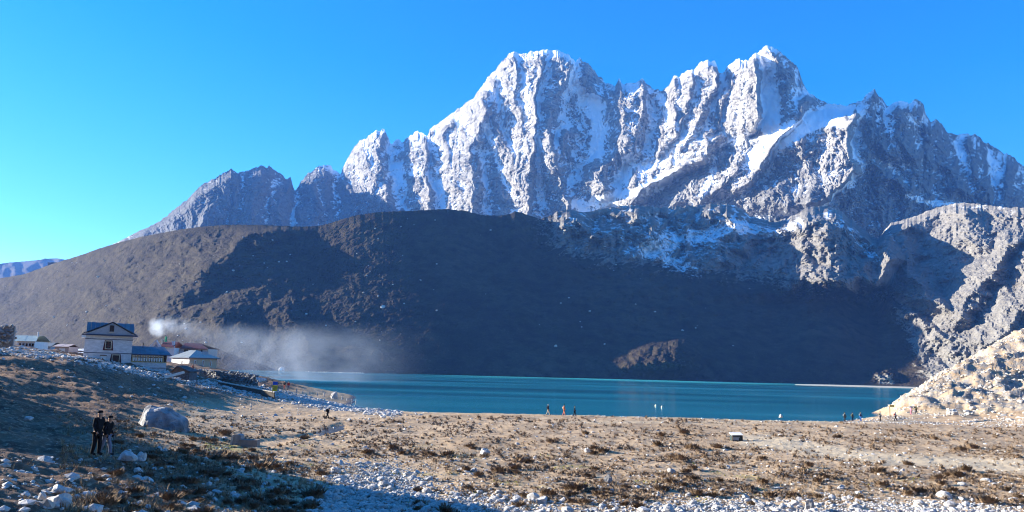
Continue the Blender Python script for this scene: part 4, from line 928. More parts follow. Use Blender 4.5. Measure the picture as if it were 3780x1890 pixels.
def chimney_pot(root, x, Y, z, h, r_, mat, name='chimney', sub=None):
    n = 8; V = [(x+r_*math.cos(2*math.pi*i/n), Y+r_*math.sin(2*math.pi*i/n), zz) for zz in (z, z+h) for i in range(n)]
    F = [tuple(range(n)), tuple(range(2*n-1, n-1, -1))]+[(i, (i+1) % n, n+(i+1) % n, n+i) for i in range(n)]
    return mesh_part(name, V, F, mat, root, sub)
chimney_pot(W2, X_(570, Y+2), Y+2.4, Z_(1287, 570, Y), .95, .09, MWD)

# beige corner house (local coordinates, turned about 30 degrees)
Y = 203; c = PF(695, 1388, Y); HB = thing('house', 'small beige house with a white sunlit side wall and blue and grey hipped roof', 'house', (c.x, Y, c.z-.4), math.radians(52)); HB['_w'] = 0
h = Z_(1320, 695, Y)-c.z+.4; a_, b2 = 7.7, 8.6
def lp(name, V, F, mat, sub=None): return mesh_part(name, V, F, mat, HB, sub)
def lbx(name, x0, x1, y0, y1, z0, z1, mat, sub=None): return bx(name, x0, x1, y0, y1, z0, z1, mat, HB, sub)
zf = h-(Z_(1320, 695, Y)-Z_(1362, 695, Y))
lbx('wall', 0, a_, 0, b2, zf, h, MBG); lbx('side_wall', -.06, -.003, 0, b2, 0, h, MWH); lbx('base_wall', .02, a_-.02, .05, b2-.05, 0, zf-.003, MWH); lbx('string_course', -.05, a_+.05, -.08, -.003, zf-.1, zf+.08, MWH)
for fx in (.2, .49, .77):
    wi = lbx('window', a_*fx-.28, a_*fx+.28, -.07, -.004, h-2.15, h-.6, MWH); lbx('pane', a_*fx-.15, a_*fx+.15, -.085, -.071, h-2.0, h-.75, MGL, wi)
for fx in (.5, .8):
    wi = lbx('window', a_*fx-.45, a_*fx+.45, -.02, .046, zf-1.5, zf-.35, MWH); lbx('pane', a_*fx-.3, a_*fx-.04, -.035, -.021, zf-1.4, zf-.45, MGL, wi); lbx('pane', a_*fx+.06, a_*fx+.32, -.035, -.021, zf-1.4, zf-.45, MGL, wi)
wi = lbx('window', -.1, -.061, 3.2, 3.7, h-2.1, h-.7, MWH); lbx('pane', -.115, -.101, 3.3, 3.6, h-2.0, h-.8, MGL, wi)
e = .55; hp = 1.95; r0, r1 = (a_/2-.4, 3.0), (a_/2-.4, b2-2.2)
E = [(-e, -e, h), (a_+e, -e, h), (a_+e, b2+e, h), (-e, b2+e, h), (r0[0], r0[1], h+hp), (r1[0], r1[1], h+hp)]
lp('roof_slope', [E[0], E[1], E[4], (E[0][0], E[0][1], h+.08), (E[1][0], E[1][1], h+.08), (E[4][0], E[4][1], E[4][2]+.08)], [(0, 1, 2), (3, 4, 5), (0, 1, 4, 3)], MGW)
lp('roof_slope', [E[0], E[4], E[5], E[3]], [(0, 1, 2, 3)], MBL2); lp('roof_slope', [E[1], E[2], E[5], E[4]], [(0, 1, 2, 3)], MBL2); lp('roof_slope', [E[2], E[3], E[5]], [(0, 1, 2)], MGW)
lbx('eave', -e, a_+e, -e-.02, b2+e, h-.14, h-.004, MDK)
sgn = lp('sign_board', [(a_*.5, 1.0, h+.75), (a_*.5+1.9, 1.0, h+.75), (a_*.5+1.9, 1.15, h+1.65), (a_*.5, 1.15, h+1.65)], [(0, 1, 2, 3)], MGB); sgn['label'] = 'small violet-grey board standing on the front roof slope'

# maroon-roofed lodge behind
Y = 236; RX = lambda x: X_(x, Y); RZ = lambda y: Z_(y, 600, Y)
RL = thing('lodge', 'maroon-roofed lodge behind the blue wing with a white triangular gable and smoking chimney', 'lodge', (RX(560), Y, RZ(1300)-3))
bx('wall', RX(556), RX(640), Y+.6, Y+9, RZ(1300)-3, RZ(1283), MWH, RL)
prism('gable', [(RX(554), RZ(1284)), (RX(591), RZ(1284)), (RX(572), RZ(1262))], Y+.3, Y+.58, MWH, RL)
for a, b_ in (((RX(549), RZ(1287)), (RX(572), RZ(1257))), ((RX(595), RZ(1287)), (RX(572), RZ(1257)))): bar('bargeboard', (a[0], Y+.1, a[1]), (b_[0], Y+.1, b_[1]), .42, MWH, RL)
prism('window', [(RX(565), RZ(1281)), (RX(580), RZ(1281)), (RX(572), RZ(1270))], Y+.22, Y+.29, MGB, RL)
slab('roof_slope', [(RX(590), Y+.2, RZ(1281)), (RX(637), Y+.2, RZ(1281)), (RX(634), Y+4.5, RZ(1261)), (RX(575), Y+4.5, RZ(1261))], .12, MMR, RL)
slab('roof_slope', [(RX(590), Y+9, RZ(1281)), (RX(637), Y+9, RZ(1281)), (RX(634), Y+4.5, RZ(1261)), (RX(575), Y+4.5, RZ(1261))], .12, MMR, RL)
ch = bx('chimney', RX(624), RX(632), Y+1.5, Y+2.2, RZ(1281), RZ(1258), MWH, RL)
ch = bx('chimney', RX(574), RX(581), Y+3, Y+3.6, RZ(1268), RZ(1252), MGW, RL)
tk = chimney_pot(RL, RX(592), Y+3, RZ(1261), RZ(1241)-RZ(1261), .34, mat_plain('green_tank', (0.05, 0.42, 0.20), 0.5, 0.1), 'water_tank')
bar('antenna', (RX(600), Y+3, RZ(1262)), (RX(600), Y+3, RZ(1248)), .06, MWD, RL); bar('antenna', (RX(596), Y+3, RZ(1252)), (RX(607), Y+3, RZ(1252)), .05, MWD, RL)
RL2 = thing('lodge', 'long grey-walled annexe with maroon roof half hidden in smoke behind the beige house', 'lodge', (RX(650), Y+3, RZ(1300)-3))
bx('wall', RX(641), RX(748), Y+4, Y+12, RZ(1300)-3, RZ(1283), MGW, RL2)
slab('roof_slope', [(RX(645), Y+3.6, RZ(1284)), (RX(752), Y+3.6, RZ(1284)), (RX(700), Y+8, RZ(1263)), (RX(640), Y+8, RZ(1263))], .12, MMR, RL2)
slab('roof_slope', [(RX(645), Y+12.5, RZ(1284)), (RX(752), Y+12.5, RZ(1284)), (RX(700), Y+8, RZ(1263)), (RX(640), Y+8, RZ(1263))], .12, MMR, RL2)
for x in (662, 670, 680, 697, 705, 725): w1 = bx('window', RX(x)-.2, RX(x)+.25, Y+3.9, Y+3.99, RZ(1295), RZ(1287), MGL, RL2)
bx('parapet', RX(645), RX(750), Y+3.3, Y+3.5, RZ(1299), RZ(1296), MWH, RL2)

# small sheds on the left skyline
def shed(Y, x0, x1, yb, ye, yr, dep, wall, roof, label, rx0=None, rx1=None, win=(), cat='shed', dy=0, doorm=None):
    a, b_ = X_(x0, Y, yb), X_(x1, Y, yb); z0 = Z_(yb, (x0+x1)/2, Y)-1.2; ze_ = Z_(ye, (x0+x1)/2, Y); zr_ = Z_(yr, (x0+x1)/2, Y+dep/2)
    T = thing('shed', label, cat, (a, Y, z0)); bx('wall', a, b_, Y, Y+dep, z0, ze_, wall, T)
    ra, rb = (a-.35 if rx0 is None else X_(rx0, Y)), (b_+.35 if rx1 is None else X_(rx1, Y))
    n = max(4, int((rb-ra)/1.0)); w_ = (rb-ra)/n
    for k in range(n): slab('roof_sheet', [(ra+k*w_, Y-.4, ze_-.02), (ra+(k+1)*w_-.015, Y-.4, ze_-.02), (ra+(k+1)*w_-.015+dy, Y+dep/2, zr_), (ra+k*w_+dy, Y+dep/2, zr_)], .05+.02*(k % 2), roof, T)
    slab('rear_roof', [(ra, Y+dep+.3, ze_), (rb, Y+dep+.3, ze_), (rb, Y+dep/2, zr_-.03), (ra, Y+dep/2, zr_-.03)], .06, roof, T)
    for wx, w0, w1, wm in win:
        q = bx('window' if wm is MGL else 'door', X_(wx, Y)-w0/2, X_(wx, Y)+w0/2, Y-.07, Y-.003, ze_-.3-w1, ze_-.3, MWH, T); bx('pane', X_(wx, Y)-w0/2+.12, X_(wx, Y)+w0/2-.12, Y-.1, Y-.071, ze_-.3-w1+.12, ze_-.42, wm, T, q)
    return T
S1 = shed(172, 62, 127, 1281, 1260, 1239, 5, MWH, MGN, 'long shed with pale green metal roof on the left skyline', 48, 133, [(x, .7, .9, MGL) for x in (72, 84, 96, 108, 119)], 'shed', -1.2)
chimney_pot(S1, X_(118, 172), 173.5, Z_(1243, 118, 172), 1.1, .16, MWH)
shed(182, 131, 186, 1290, 1279, 1265, 5, MGB, MBL2, 'low blue-roofed shed behind the pale green roof', None, None, [], 'shed', -.6)
S3 = shed(158, 200, 252, 1309, 1280, 1271, 3.4, MPK, MPK, 'small pinkish hut with a white double window left of the tall lodge', 194, 254, [(228, 1.15, 1.0, MCU)], 'hut')
shed(165, 250, 309, 1318, 1308, 1301, 3.4, MWW, MWH, 'low flat shed with white roof edge against the tall lodge', None, None, [], 'shed')
shed(176, 284, 312, 1306, 1295, 1288, 3, MWW, MWH, 'tiny white hut whose roof shows just above the low flat shed', None, None, [(296, .5, .5, MGL)], 'hut')
# dark low byre on the bank
Y = 140; D = thing('shed', 'low dark stone byre with sagging dark roof below the beige house', 'shed', (X_(640, Y), Y, Z_(1398, 660, Y)))
bx('wall', X_(640, Y), X_(706, Y), Y, Y+3.5, Z_(1398, 660, Y)-.5, Z_(1374, 660, Y), MDS, D)
prism('wall', [(X_(640, Y), Z_(1374, 660, Y)), (X_(706, Y), Z_(1374, 660, Y)), (X_(662, Y), Z_(1354, 660, Y))], Y-.02, Y+3.4, MWD, D)
slab('roof_slope', [(X_(662, Y), Y-.3, Z_(1352, 660, Y)), (X_(662, Y), Y+3.8, Z_(1352, 660, Y)), (X_(709, Y), Y+3.8, Z_(1373, 700, Y)), (X_(709, Y), Y-.3, Z_(1373, 700, Y))], .12, MDS, D)
slab('roof_slope', [(X_(662, Y), Y-.3, Z_(1352, 660, Y)), (X_(662, Y), Y+3.8, Z_(1352, 660, Y)), (X_(636, Y), Y+3.8, Z_(1376, 640, Y)), (X_(636, Y), Y-.3, Z_(1376, 640, Y))], .12, MDS, D)
Lg = thing('log', 'long pale log lying aslant on the rubble before the dark byre', 'log', (0, 0, 0)); bar('trunk', PF(606, 1394, 134), PF(680, 1374, 136), .42, MLOG, Lg)

# dry stone walls, ruin
def stone_wall(name, label, line, hgt, th, mat, seed, cat='wall', size=.34, step=.42):
    r = np.random.default_rng(seed); pts_ = []
    for (a, b_) in zip(line[:-1], line[1:]):
        L_ = math.hypot(b_[0]-a[0], b_[1]-a[1]); n = max(2, int(L_/step))
        for i in range(n):
            f = i/n; x = a[0]+(b_[0]-a[0])*f; y = a[1]+(b_[1]-a[1])*f; z = a[2]+(b_[2]-a[2])*f
            k = int(hgt/(.26))+1
            for j in range(k): pts_.append((x+r.uniform(-.1, .1), y+r.uniform(-.5, .5)*th, z+j*.26+r.uniform(-.05, .05)))
    pts_ = np.array(pts_); o = merge('tmp', ROCK0, pts_, r.uniform(size*.7, size*1.15, len(pts_)), mat, 'x', seed=seed)
    del o['kind']; del o['label']; o.name = 'stones'; o['kind'] = 'stuff'
    T = thing(name, label, cat, (0, 0, 0)); o.parent = T
    for (a, b_) in zip(line[:-1], line[1:]):
        V = [(p[0], p[1]+dy, p[2]+z) for p in (a, b_) for dy in (-th*.12, th*.12) for z in (-.4, hgt*.93)]
        mesh_part('core', V, BF, mat, T)
    return T
stone_wall('stone_ruin', 'ruined dry stone hut of dark stacked stones at the left edge', [tuple(PF(-30, 1275, 134)), tuple(PF(50, 1270, 134))], 3.2, 1.5, MS_grey, 3, 'ruin', .42)
a = PF(803, 1430, 148); b_ = PF(1012, 1452, 138)
RW = thing('retaining_wall', 'long dark retaining wall with a pale coping below the yards', 'wall', tuple(a))
def wall_between(root, A, B, z0a, z0b, z1a, z1b, th, mat, name):
    A = P3(A); B = P3(B); V = []
    for p_, z0, z1 in ((A, z0a, z1a), (B, z0b, z1b)):
        for dy in (0, th):
            for z in (z0, z1): V.append((p_[0], p_[1]+dy, z))
    return mesh_part(name, V, BF, mat, root)
zt1, zt2 = PF(803, 1407, 148).z, PF(1012, 1446, 138).z
wall_between(RW, a, b_, a.z-1.0, b_.z-1.0, zt1-.15, zt2-.15, .6, mat_plain('dark_earth_wall', (0.10, 0.085, 0.07), .95, .2, 2.0), 'wall')
wall_between(RW, (a.x, a.y-.1, 0), (b_.x, b_.y-.1, 0), zt1-.147, zt2-.147, zt1, zt2, 1.0, MS_warm, 'coping')
stone_wall('yard_wall', 'grey dry stone yard wall above the long retaining wall', [tuple(PF(800, 1400, 160)), tuple(PF(880, 1404, 158)), tuple(PF(952, 1418, 154))], 1.6, .8, MS_grey, 5, 'wall', .36)
stone_wall('yard_wall', 'rough stone terrace wall at the foot of the beige house', [tuple(PF(700, 1398, 165)), tuple(PF(760, 1400, 165)), tuple(PF(806, 1408, 160))], 2.0, 1.0, MS_grey, 6, 'wall', .42)
stone_wall('yard_wall', 'tumbled stone wall under the white lodge doorway', [tuple(PF(470, 1388, 143)), tuple(PF(560, 1400, 142)), tuple(PF(640, 1412, 140))], .9, 1.0, MS_pale, 8, 'wall', .36)
stone_wall('shore_wall', 'thin white stone wall on the far shore, left one beyond the beige house', [tuple(PF(795, 1371, 870)), tuple(PF(976, 1373, 870))], .8, 1.5, MWHs if False else MS_warm, 9, 'wall', 1.0, 2.2)
stone_wall('shore_wall', 'thin white stone wall on the far shore, right of the pale dome', [tuple(PF(1130, 1376, 885)), tuple(PF(1345, 1379, 885))], .8, 1.5, MS_warm, 10, 'wall', 1.0, 2.2)
dm = thing('dome_tent', 'pale domed shelter on the far shore of the lake', 'dome', tuple(PF(1040, 1366, 872)))
v, f = ico(2); v = v*np.array([3.4, 3.4, 3.6]); v[:, 2] = np.clip(v[:, 2], -1, None)
dd = tri_mesh('shell', v, f, MS_grey, smooth=True, parent=dm); bb = box_mesh('door', -1.0, 1.0, -3.6, -3.0, -.5, 1.8, MWH); bb.parent = dm

# sign, gate, poles, flags, box, trough
def board_sign():
    Y = 133; p_ = PF(1014, 1447, Y); T = thing('sign', 'notice stand with a blue board over a yellow-green lettered board by the retaining wall', 'sign', tuple(p_))
    my = mat_plain('yellow_green_paint', (0.42, 0.46, 0.03), .6, .08); mb = mat_plain('blue_paint', (0.02, 0.10, 0.55), .5, .06)
    w_ = .40; z = lambda y: PF(1014, y, Y).z
    for s_ in (-1, 1): bx('post', p_.x+s_*w_-.03, p_.x+s_*w_+.03, Y, Y+.06, p_.z-.3, z(1408), MWD, T)
    bx('upper_board', p_.x-w_, p_.x+w_, Y-.05, Y-.01, z(1421), z(1409), mb, T); b2_ = bx('lower_board', p_.x-w_, p_.x+w_, Y-.05, Y-.01, z(1444), z(1422), my, T)
    for k in range(4): zz = z(1426+4*k); bx('lettering', p_.x-w_*.8, p_.x+w_*(.8-.15*(k % 2)), Y-.062, Y-.051, zz-.035, zz, MDK, T, b2_)
board_sign()
Y = 150; q = PF(3286, 1532, Y); G = thing('signpost', 'yellow board on a post beside the path at the foot of the right slope', 'signpost', tuple(q))
bx('post', q.x-.05, q.x+.05, Y, Y+.1, q.z-.3, PF(3286, 1495, Y).z, MWD, G); my2 = mat_plain('yellow_board', (0.62, 0.46, 0.10), .7, .08)
bx('board', q.x-.05, q.x+.82, Y-.06, Y-.01, PF(3286, 1502, Y).z, PF(3286, 1495, Y).z, my2, G)
Y = 140; q = PF(1118, 1502, Y); G = thing('post', 'leaning white post among the stones below the cairns', 'post', tuple(q)); bar('shaft', q, PF(1121, 1483, Y), .14, MWH, G)
Y = 152; G = thing('prayer_flags', 'string of white cloths hung above the yard wall', 'cloths', tuple(PF(943, 1400, Y)))
bar('pole', PF(943, 1412, Y), PF(943, 1388, Y), .07, MWD, G); bar('pole', PF(986, 1412, Y), PF(986, 1394, Y), .07, MWD, G); bar('cord', PF(943, 1391, Y), PF(986, 1396, Y), .03, MWD, G)
for k in range(7):
    x = 945+k*5.8; yt = 1391.5+k*.75; hgt = (9, 12, 16, 15, 13, 10, 8)[k]; p0 = PF(x, yt, Y); p1 = PF(x+5, yt+.6, Y)
    mesh_part('cloth', [(p0.x, Y-.02, p0.z), (p1.x, Y-.02, p1.z), (p1.x-.05, Y+.1, p1.z-hgt*.05), (p0.x+.03, Y-.12, p0.z-hgt*.05), (p0.x, Y+.0, p0.z), (p1.x, Y+.0, p1.z), (p1.x-.05, Y+.12, p1.z-hgt*.05), (p0.x+.03, Y-.1, p0.z-hgt*.05)], [(0, 1, 2, 3), (7, 6, 5, 4), (0, 1, 5, 4), (1, 2, 6, 5), (2, 3, 7, 6), (3, 0, 4, 7)], MWH, G)
# metal bin-like box hut on the plain
x0_, _y = wxy(2703, 1629); Y = _y; g0 = gz(x0_, Y); q = PF(2703, 1627, Y); q2 = PF(2742, 1627, Y); zt_ = PF(2703, 1599, Y).z-PF(2703, 1627, Y).z
BXm = mat_plain('galvanised_sheet', (0.30, 0.33, 0.35), .45, .2, 2.0, .4); BXd = mat_plain('dark_green_sheet', (0.035, 0.05, 0.05), .6, .2)
T = thing('box_hut', 'small dark metal box hut with pale sloping lid standing alone on the plain', 'box', (q.x, Y, g0)); wB = q2.x-q.x; zt_ *= 1.0
bx('body', q.x, q2.x, Y, Y+1.0, g0-.05, g0+zt_*.72, BXd, T); bx('hatch', q.x+.1, q.x+wB*.62, Y-.03, Y-.003, g0+.08, g0+zt_*.45, BXm, T); bx('hatch_rim', q.x+.05, q.x+wB*.7, Y-.05, Y-.003, g0+zt_*.47, g0+zt_*.55, BXm, T)
slab('lid', [(q.x-.06, Y-.1, g0+zt_*.72), (q2.x+.04, Y-.1, g0+zt_*.78), (q2.x+.04, Y+1.1, g0+zt_*1.0), (q.x-.06, Y+1.1, g0+zt_*.95)], .05, MWH, T)
for xx_ in (q.x+.02, q2.x-.08): bx('leg', xx_, xx_+.07, Y-.06, Y-.003, g0-.05, g0+zt_*.72, MWD, T)
# stone spring box with slab
x1_, Y = wxy(865, 1678); g0 = gz(x1_, Y); q = PF(846, 1678, Y); q2 = PF(885, 1678, Y); T = thing('spring_box', 'squared dark stone block with white left edge beside the little stream', 'stone block', (q.x, Y, g0)); hh = PF(846, 1639, Y).z-q.z
prism('block', [(q.x+.15, g0-.1), (q2.x, g0-.1), (q2.x-.02, g0+hh*.88), (q2.x-.3, g0+hh), (q.x+.25, g0+hh*.95)], Y, Y+.9, MS_grey, T); prism('edge_stone', [(q.x, g0-.1), (q.x+.148, g0-.1), (q.x+.24, g0+hh*.93), (q.x+.1, g0+hh*.8)], Y-.05, Y+.7, MS_pale, T)
q3 = PF(950, 1680, Y); T = thing('stone_slab', 'flat grey stone slab lying right of the squared block', 'slab', (q2.x, Y, g0)); bx('slab', q2.x+.05, q3.x, Y-.3, Y+.5, g0-.1, g0+.42, mat_plain('grey_slab', (0.22, 0.20, 0.18), .9, .2), T)
# floating markers
my3 = mat_plain('yellow_white_float', (0.85, 0.78, 0.55), .5, .05)
for xx_, lb in ((2421, 'yellowish float on the lake, left of the two floats'), (2444, 'whitish float on the lake, right of the two floats')):
    yy = 1500 if xx_ == 2421 else 1505; d = ray(np.array(xx_*2576/3780), np.array(yy*2576/3780)); Yb_ = -CAMZ/d[2]
    v, f = ico(1); o = tri_mesh('float', v*np.array([.27, .27, .34]), f, my3, smooth=True); o.location = (d[0]*Yb_, Yb_, .15); tag(o, lb, 'float')
# cairns
def cairn(x, y, Y, hpx, label, mat, seed, n=5, wpx=7):
    b0 = PF(x, y, Y); T = thing('cairn', label, 'cairn', tuple(b0)); H_ = (PF(x, y-hpx, Y).z-b0.z); r = random.Random(seed); zc = -.1; w0 = (PF(x+wpx, y, Y).x-b0.x)
    for k in range(n):
        s = w0*(1-.14*k)*r.uniform(.7, 1.05)/1.6; hh_ = H_/n*1.15
        o = bpy.data.objects.new('stone', RM2[mat][(seed+k) % 4]); COL.objects.link(o); o.parent = T; o.location = (r.uniform(-.08, .08)*w0, 0, zc+hh_/2); o.scale = (s, s*.9, hh_*.72); o.rotation_euler = (0, 0, r.uniform(0, 6)); zc += hh_*.87
RM2 = {}
for nm, mt in (('pale', MS_pale), ('warm', MS_warm)):
    RM2[nm] = []
    for k in range(4):
        t_ = tri_mesh('cp', *ROCK1[k], mt); RM2[nm].append(t_.data); bpy.data.objects.remove(t_)
cairn(925, 1514, 118, 28, 'tall top-heavy white cairn standing alone at the foot of the left slope', 'pale', 1, 5, 10)
CN = [(1095, 1444, 144, 12, 'small cairn nearest the notice stand on the left spit'), (1118, 1448, 144, 8, 'low stubby cairn, second from the notice stand'), (1142, 1452, 144, 9, 'rounded cairn in the middle of the left spit'), (1171, 1456, 143, 13, 'slim cairn in the middle of the left spit'),
      (1196, 1460, 143, 15, 'broad tall cairn just left of the big white boulder'), (1262, 1472, 143, 10, 'low cairn just right of the big white boulder'), (1280, 1478, 143, 10, 'stout cairn left of the two slim ones at the tip of the spit'), (1298, 1488, 143, 17, 'slim tall cairn, left of two at the tip of the spit'), (1313, 1489, 143, 17, 'slim tall cairn, right of two at the tip of the spit')]
for k, (x, y, Y, hp_, lb) in enumerate(CN): cairn(x, y+3, Y, hp_+3, lb, 'pale', 10+k, 4, 6)

# ------------------------------------------------------------------ people
def skin_obj(name, joints, edges, mat, parent, sub=2):
    me = bpy.data.meshes.new(name); me.from_pydata([j[0] for j in joints], edges, []); me.materials.append(mat)
    o = bpy.data.objects.new(name, me); COL.objects.link(o); o.parent = parent
    sk = o.modifiers.new('skin', 'SKIN'); sk.use_smooth_shade = True
    for i, j in enumerate(joints):
        r = j[1]; me.skin_vertices[0].data[i].radius = (r, r) if not isinstance(r, tuple) else r
    me.skin_vertices[0].data[0].use_root = True
    if sub: s = o.modifiers.new('subdivision', 'SUBSURF'); s.levels = sub; s.render_levels = sub
    return o
MSK = mat_plain('skin', (0.42, 0.24, 0.16), .6, .08)
_cm = {}
def cm(name, col):
    if name not in _cm: _cm[name] = mat_plain(name, col, .9, .15, 8.0, .1)
    return _cm[name]
def person(p_, h, label, jacket, trousers, hat, rz=0, stride=.18, bend=0.0, pack=None, poles=False, sit=False, fingers=False, phase=1, sack=None):
    T = thing('person', label, 'person', tuple(p_), rz); s = h/1.75
    def J(x, y, z): return (x*s, y*s, z*s)
    hipz = .92 if not sit else .28; lean = bend
    def up(x, y, z):                                            # torso leans forward (-y)
        d = z-.92; return J(x, y-d*math.sin(lean), hipz+d*math.cos(lean))
    L_, R_ = -1, 1
    def leg(sd):
        st = stride*sd*phase
        if sit: return [J(sd*.11, -.38, .42), J(sd*.12, -.48, .06), J(sd*.12, -.62, .05)]
        return [J(sd*.10, -st*.45-.03, .50), J(sd*.11, -st+.02, .10), J(sd*.12, -st-.13, .04)]
    lg = {sd: leg(sd) for sd in (-1, 1)}
    arm = {sd: [up(sd*.19, 0, 1.43), up(sd*.26, .02+.07*sd*phase, 1.16), up(sd*.25, -.14+.06*sd*phase, .98), up(sd*.24, -.20+.06*sd*phase, .90)] for sd in (-1, 1)}
    neck = up(0, -.01, 1.49); chin = up(0, -.035, 1.57); head = up(0, -.02, 1.655); crown = up(0, -.005, 1.74)
    # one continuous body
    Jn = [(J(0, 0, hipz), .13*s), (up(0, .01, 1.10), .12*s), (up(0, 0, 1.32), .15*s), (neck, .06*s), (chin, .085*s), (head, .112*s), (crown, .085*s)]
    E_ = [(0, 1), (1, 2), (2, 3), (3, 4), (4, 5), (5, 6)]
    for sd in (-1, 1):
        b0 = len(Jn); Jn += [(J(sd*.09, 0, hipz-.06), .10*s), (lg[sd][0], .065*s), (lg[sd][1], .045*s), (lg[sd][2], .035*s)]; E_ += [(0, b0), (b0, b0+1), (b0+1, b0+2), (b0+2, b0+3)]
        b0 = len(Jn); Jn += [(arm[sd][0], .06*s), (arm[sd][1], .045*s), (arm[sd][2], .034*s), (arm[sd][3], .034*s)]; E_ += [(2, b0), (b0, b0+1), (b0+1, b0+2), (b0+2, b0+3)]
        if fingers:
            hx, hy, hz = arm[sd][3]
            for k in range(4):
                b1 = len(Jn); ln = (.06, .072, .07, .055)[k]; ox = (k-1.5)*.019*s
                Jn += [((hx, hy+ox, hz-.03*s), .009*s), ((hx-sd*.012*s, hy+ox, hz-(.03+ln)*s), .008*s)]; E_ += [(b0+3, b1), (b1, b1+1)]
            b1 = len(Jn); Jn += [((hx-sd*.03*s, hy-.035*s, hz-.02*s), .010*s)]; E_ += [(b0+3, b1)]
    skin_obj('body', Jn, E_, MSK, T)
    jm, tm = cm(*jacket), cm(*trousers)
    Jj = [(up(0, 0, .80), .175*s), (up(0, .01, 1.10), .165*s), (up(0, 0, 1.32), .185*s), (up(0, -.01, 1.53), .095*s)]; Ej = [(0, 1), (1, 2), (2, 3)]
    for sd in (-1, 1): b0 = len(Jj); Jj += [(arm[sd][0], .088*s), (arm[sd][1], .068*s), (arm[sd][2], .058*s), (tuple(.4*a+.6*c for a, c in zip(arm[sd][2], arm[sd][3])), .052*s)]; Ej += [(2, b0), (b0, b0+1), (b0+1, b0+2), (b0+2, b0+3)]
    skin_obj('jacket', Jj, Ej, jm, T)
    Jt = [(J(0, 0, hipz), .15*s)]; Et = []
    for sd in (-1, 1): b0 = len(Jt); Jt += [(J(sd*.095, 0, hipz-.08), .115*s), (lg[sd][0], .088*s), (lg[sd][1], .072*s), ((lg[sd][1][0], lg[sd][1][1], .05*s), .06*s)]; Et += [(0, b0), (b0, b0+1), (b0+1, b0+2), (b0+2, b0+3)]
    skin_obj('trousers', Jt, Et, tm, T)
    for sd in (-1, 1): skin_obj('shoe', [(lg[sd][1], .05*s), ((lg[sd][2][0], lg[sd][2][1]-.04*s, .045*s), .045*s)], [(0, 1)], cm('dark_boot_leather', (.03, .025, .022)), T)
    if hat: skin_obj('hat', [(up(0, .0, 1.655), .118*s), (up(0, .0, 1.73), .128*s), (up(0, .01, 1.80), .085*s)], [(0, 1), (1, 2)], cm(*hat), T)
    if fingers:
        for sd in (-1, 1):
            hx, hy, hz = arm[sd][3]; Jg = [((hx, hy, hz), .042*s), ((hx, hy, hz-.04*s), .042*s)]; Eg = [(0, 1)]
            for k in range(4): ox = (k-1.5)*.022*s; b1 = len(Jg); Jg += [((hx-sd*.008*s, hy+ox, hz-(.10, .115, .11, .095)[k]*s), .013*s)]; Eg += [(1, b1)]
            Jg += [((hx-sd*.035*s, hy-.045*s, hz-.05*s), .014*s)]; Eg += [(0, len(Jg)-1)]
            skin_obj('glove', Jg, Eg, cm('black_cloth', (.012, .012, .014)), T)
    if pack: skin_obj('backpack', [(up(0, .17, 1.05), .13*s), (up(0, .20, 1.25), .15*s), (up(0, .18, 1.47), .11*s)], [(0, 1), (1, 2)], cm(*pack), T)
    if sack: skin_obj('load', [(up(0, .22, 1.10), .24*s), (up(0, .26, 1.40), .30*s), (up(0, .22, 1.62), .22*s)], [(0, 1), (1, 2)], cm(*sack), T)
    if poles:
        for sd in (-1, 1):
            a = arm[sd][3]; skin_obj('trekking_pole', [((a[0], a[1]-.03*s, a[2]+.08*s), .014*s), ((a[0]+sd*.05*s, a[1]-.1*s, .01), .009*s)], [(0, 1)], cm('dark_pole', (.04, .04, .05)), T, 0)
    return T
BK, DK = ('black_cloth', (.012, .012, .014)), ('charcoal_cloth', (.03, .03, .035))
GY = ('blue_grey_cloth', (.16, .18, .24)); NV = ('navy_cloth', (.02, .03, .07)); RDc = ('red_cloth', (.50, .06, .05)); ORc = ('orange_cloth', (.62, .22, .12)); PKc = ('pink_cloth', (.70, .25, .32)); BGc = ('beige_cloth', (.50, .42, .33)); BLc = ('bright_blue_cloth', (.05, .16, .50)); GNc = ('grey_cloth', (.25, .26, .27)); OLc = ('olive_cloth', (.16, .15, .09))
def at_ground(x, y, Y): p_ = PF(x, y, Y); g_ = gz(p_.x, Y); return (p_.x, Y, g_ if abs(g_-p_.z) < 1.2 else p_.z)
def wp(x, y, Y, h, label, *a, **k):
    p_ = at_ground(x, y, Y); return person(p_, h, label, *a, **k)
p1 = PF(352, 1680, 33); p2 = PF(386, 1681, 33.4)
person(p1, 1.76, 'taller of the two dark-clothed walkers standing on the shaded left slope', BK, BK, BK, rz=math.radians(70), stride=.06, bend=.05, pack=None, fingers=True)
person(p2, 1.60, 'shorter stooping walker with pale trousers and a pole, beside the taller dark one', BK, GY, BK, rz=math.radians(75), stride=.22, bend=.16, pack=None, poles=True, fingers=True)
wp(2023, 1534, 131, 1.70, 'walker with navy backpack and light trousers, leftmost of the three at the centre shore', DK, BGc, BGc, rz=math.radians(80), stride=.28, pack=NV)
wp(2082, 1535, 131, 1.70, 'walker in orange-red, middle of the three at the centre shore', ORc, ORc, DK, rz=math.radians(80), stride=.22, pack=BGc, phase=-1)
wp(2121, 1535, 131, 1.62, 'walker all in dark clothes, rightmost of the three at the centre shore', DK, DK, DK, rz=math.radians(80), stride=.22)
wp(3118, 1540, 145, 1.74, 'dark walker with grey backpack, leftmost on the right shore', DK, DK, DK, rz=math.radians(95), stride=.2, pack=GNc, poles=True)
wp(3147, 1540, 145, 1.64, 'dark walker with olive pack, second from the left on the right shore', DK, NV, DK, rz=math.radians(95), stride=.2, pack=OLc, poles=True)
wp(3177, 1540, 145, 1.64, 'walker in blue trousers, third from the left on the right shore', NV, BLc, DK, rz=math.radians(95), stride=.2, pack=GNc, poles=True)
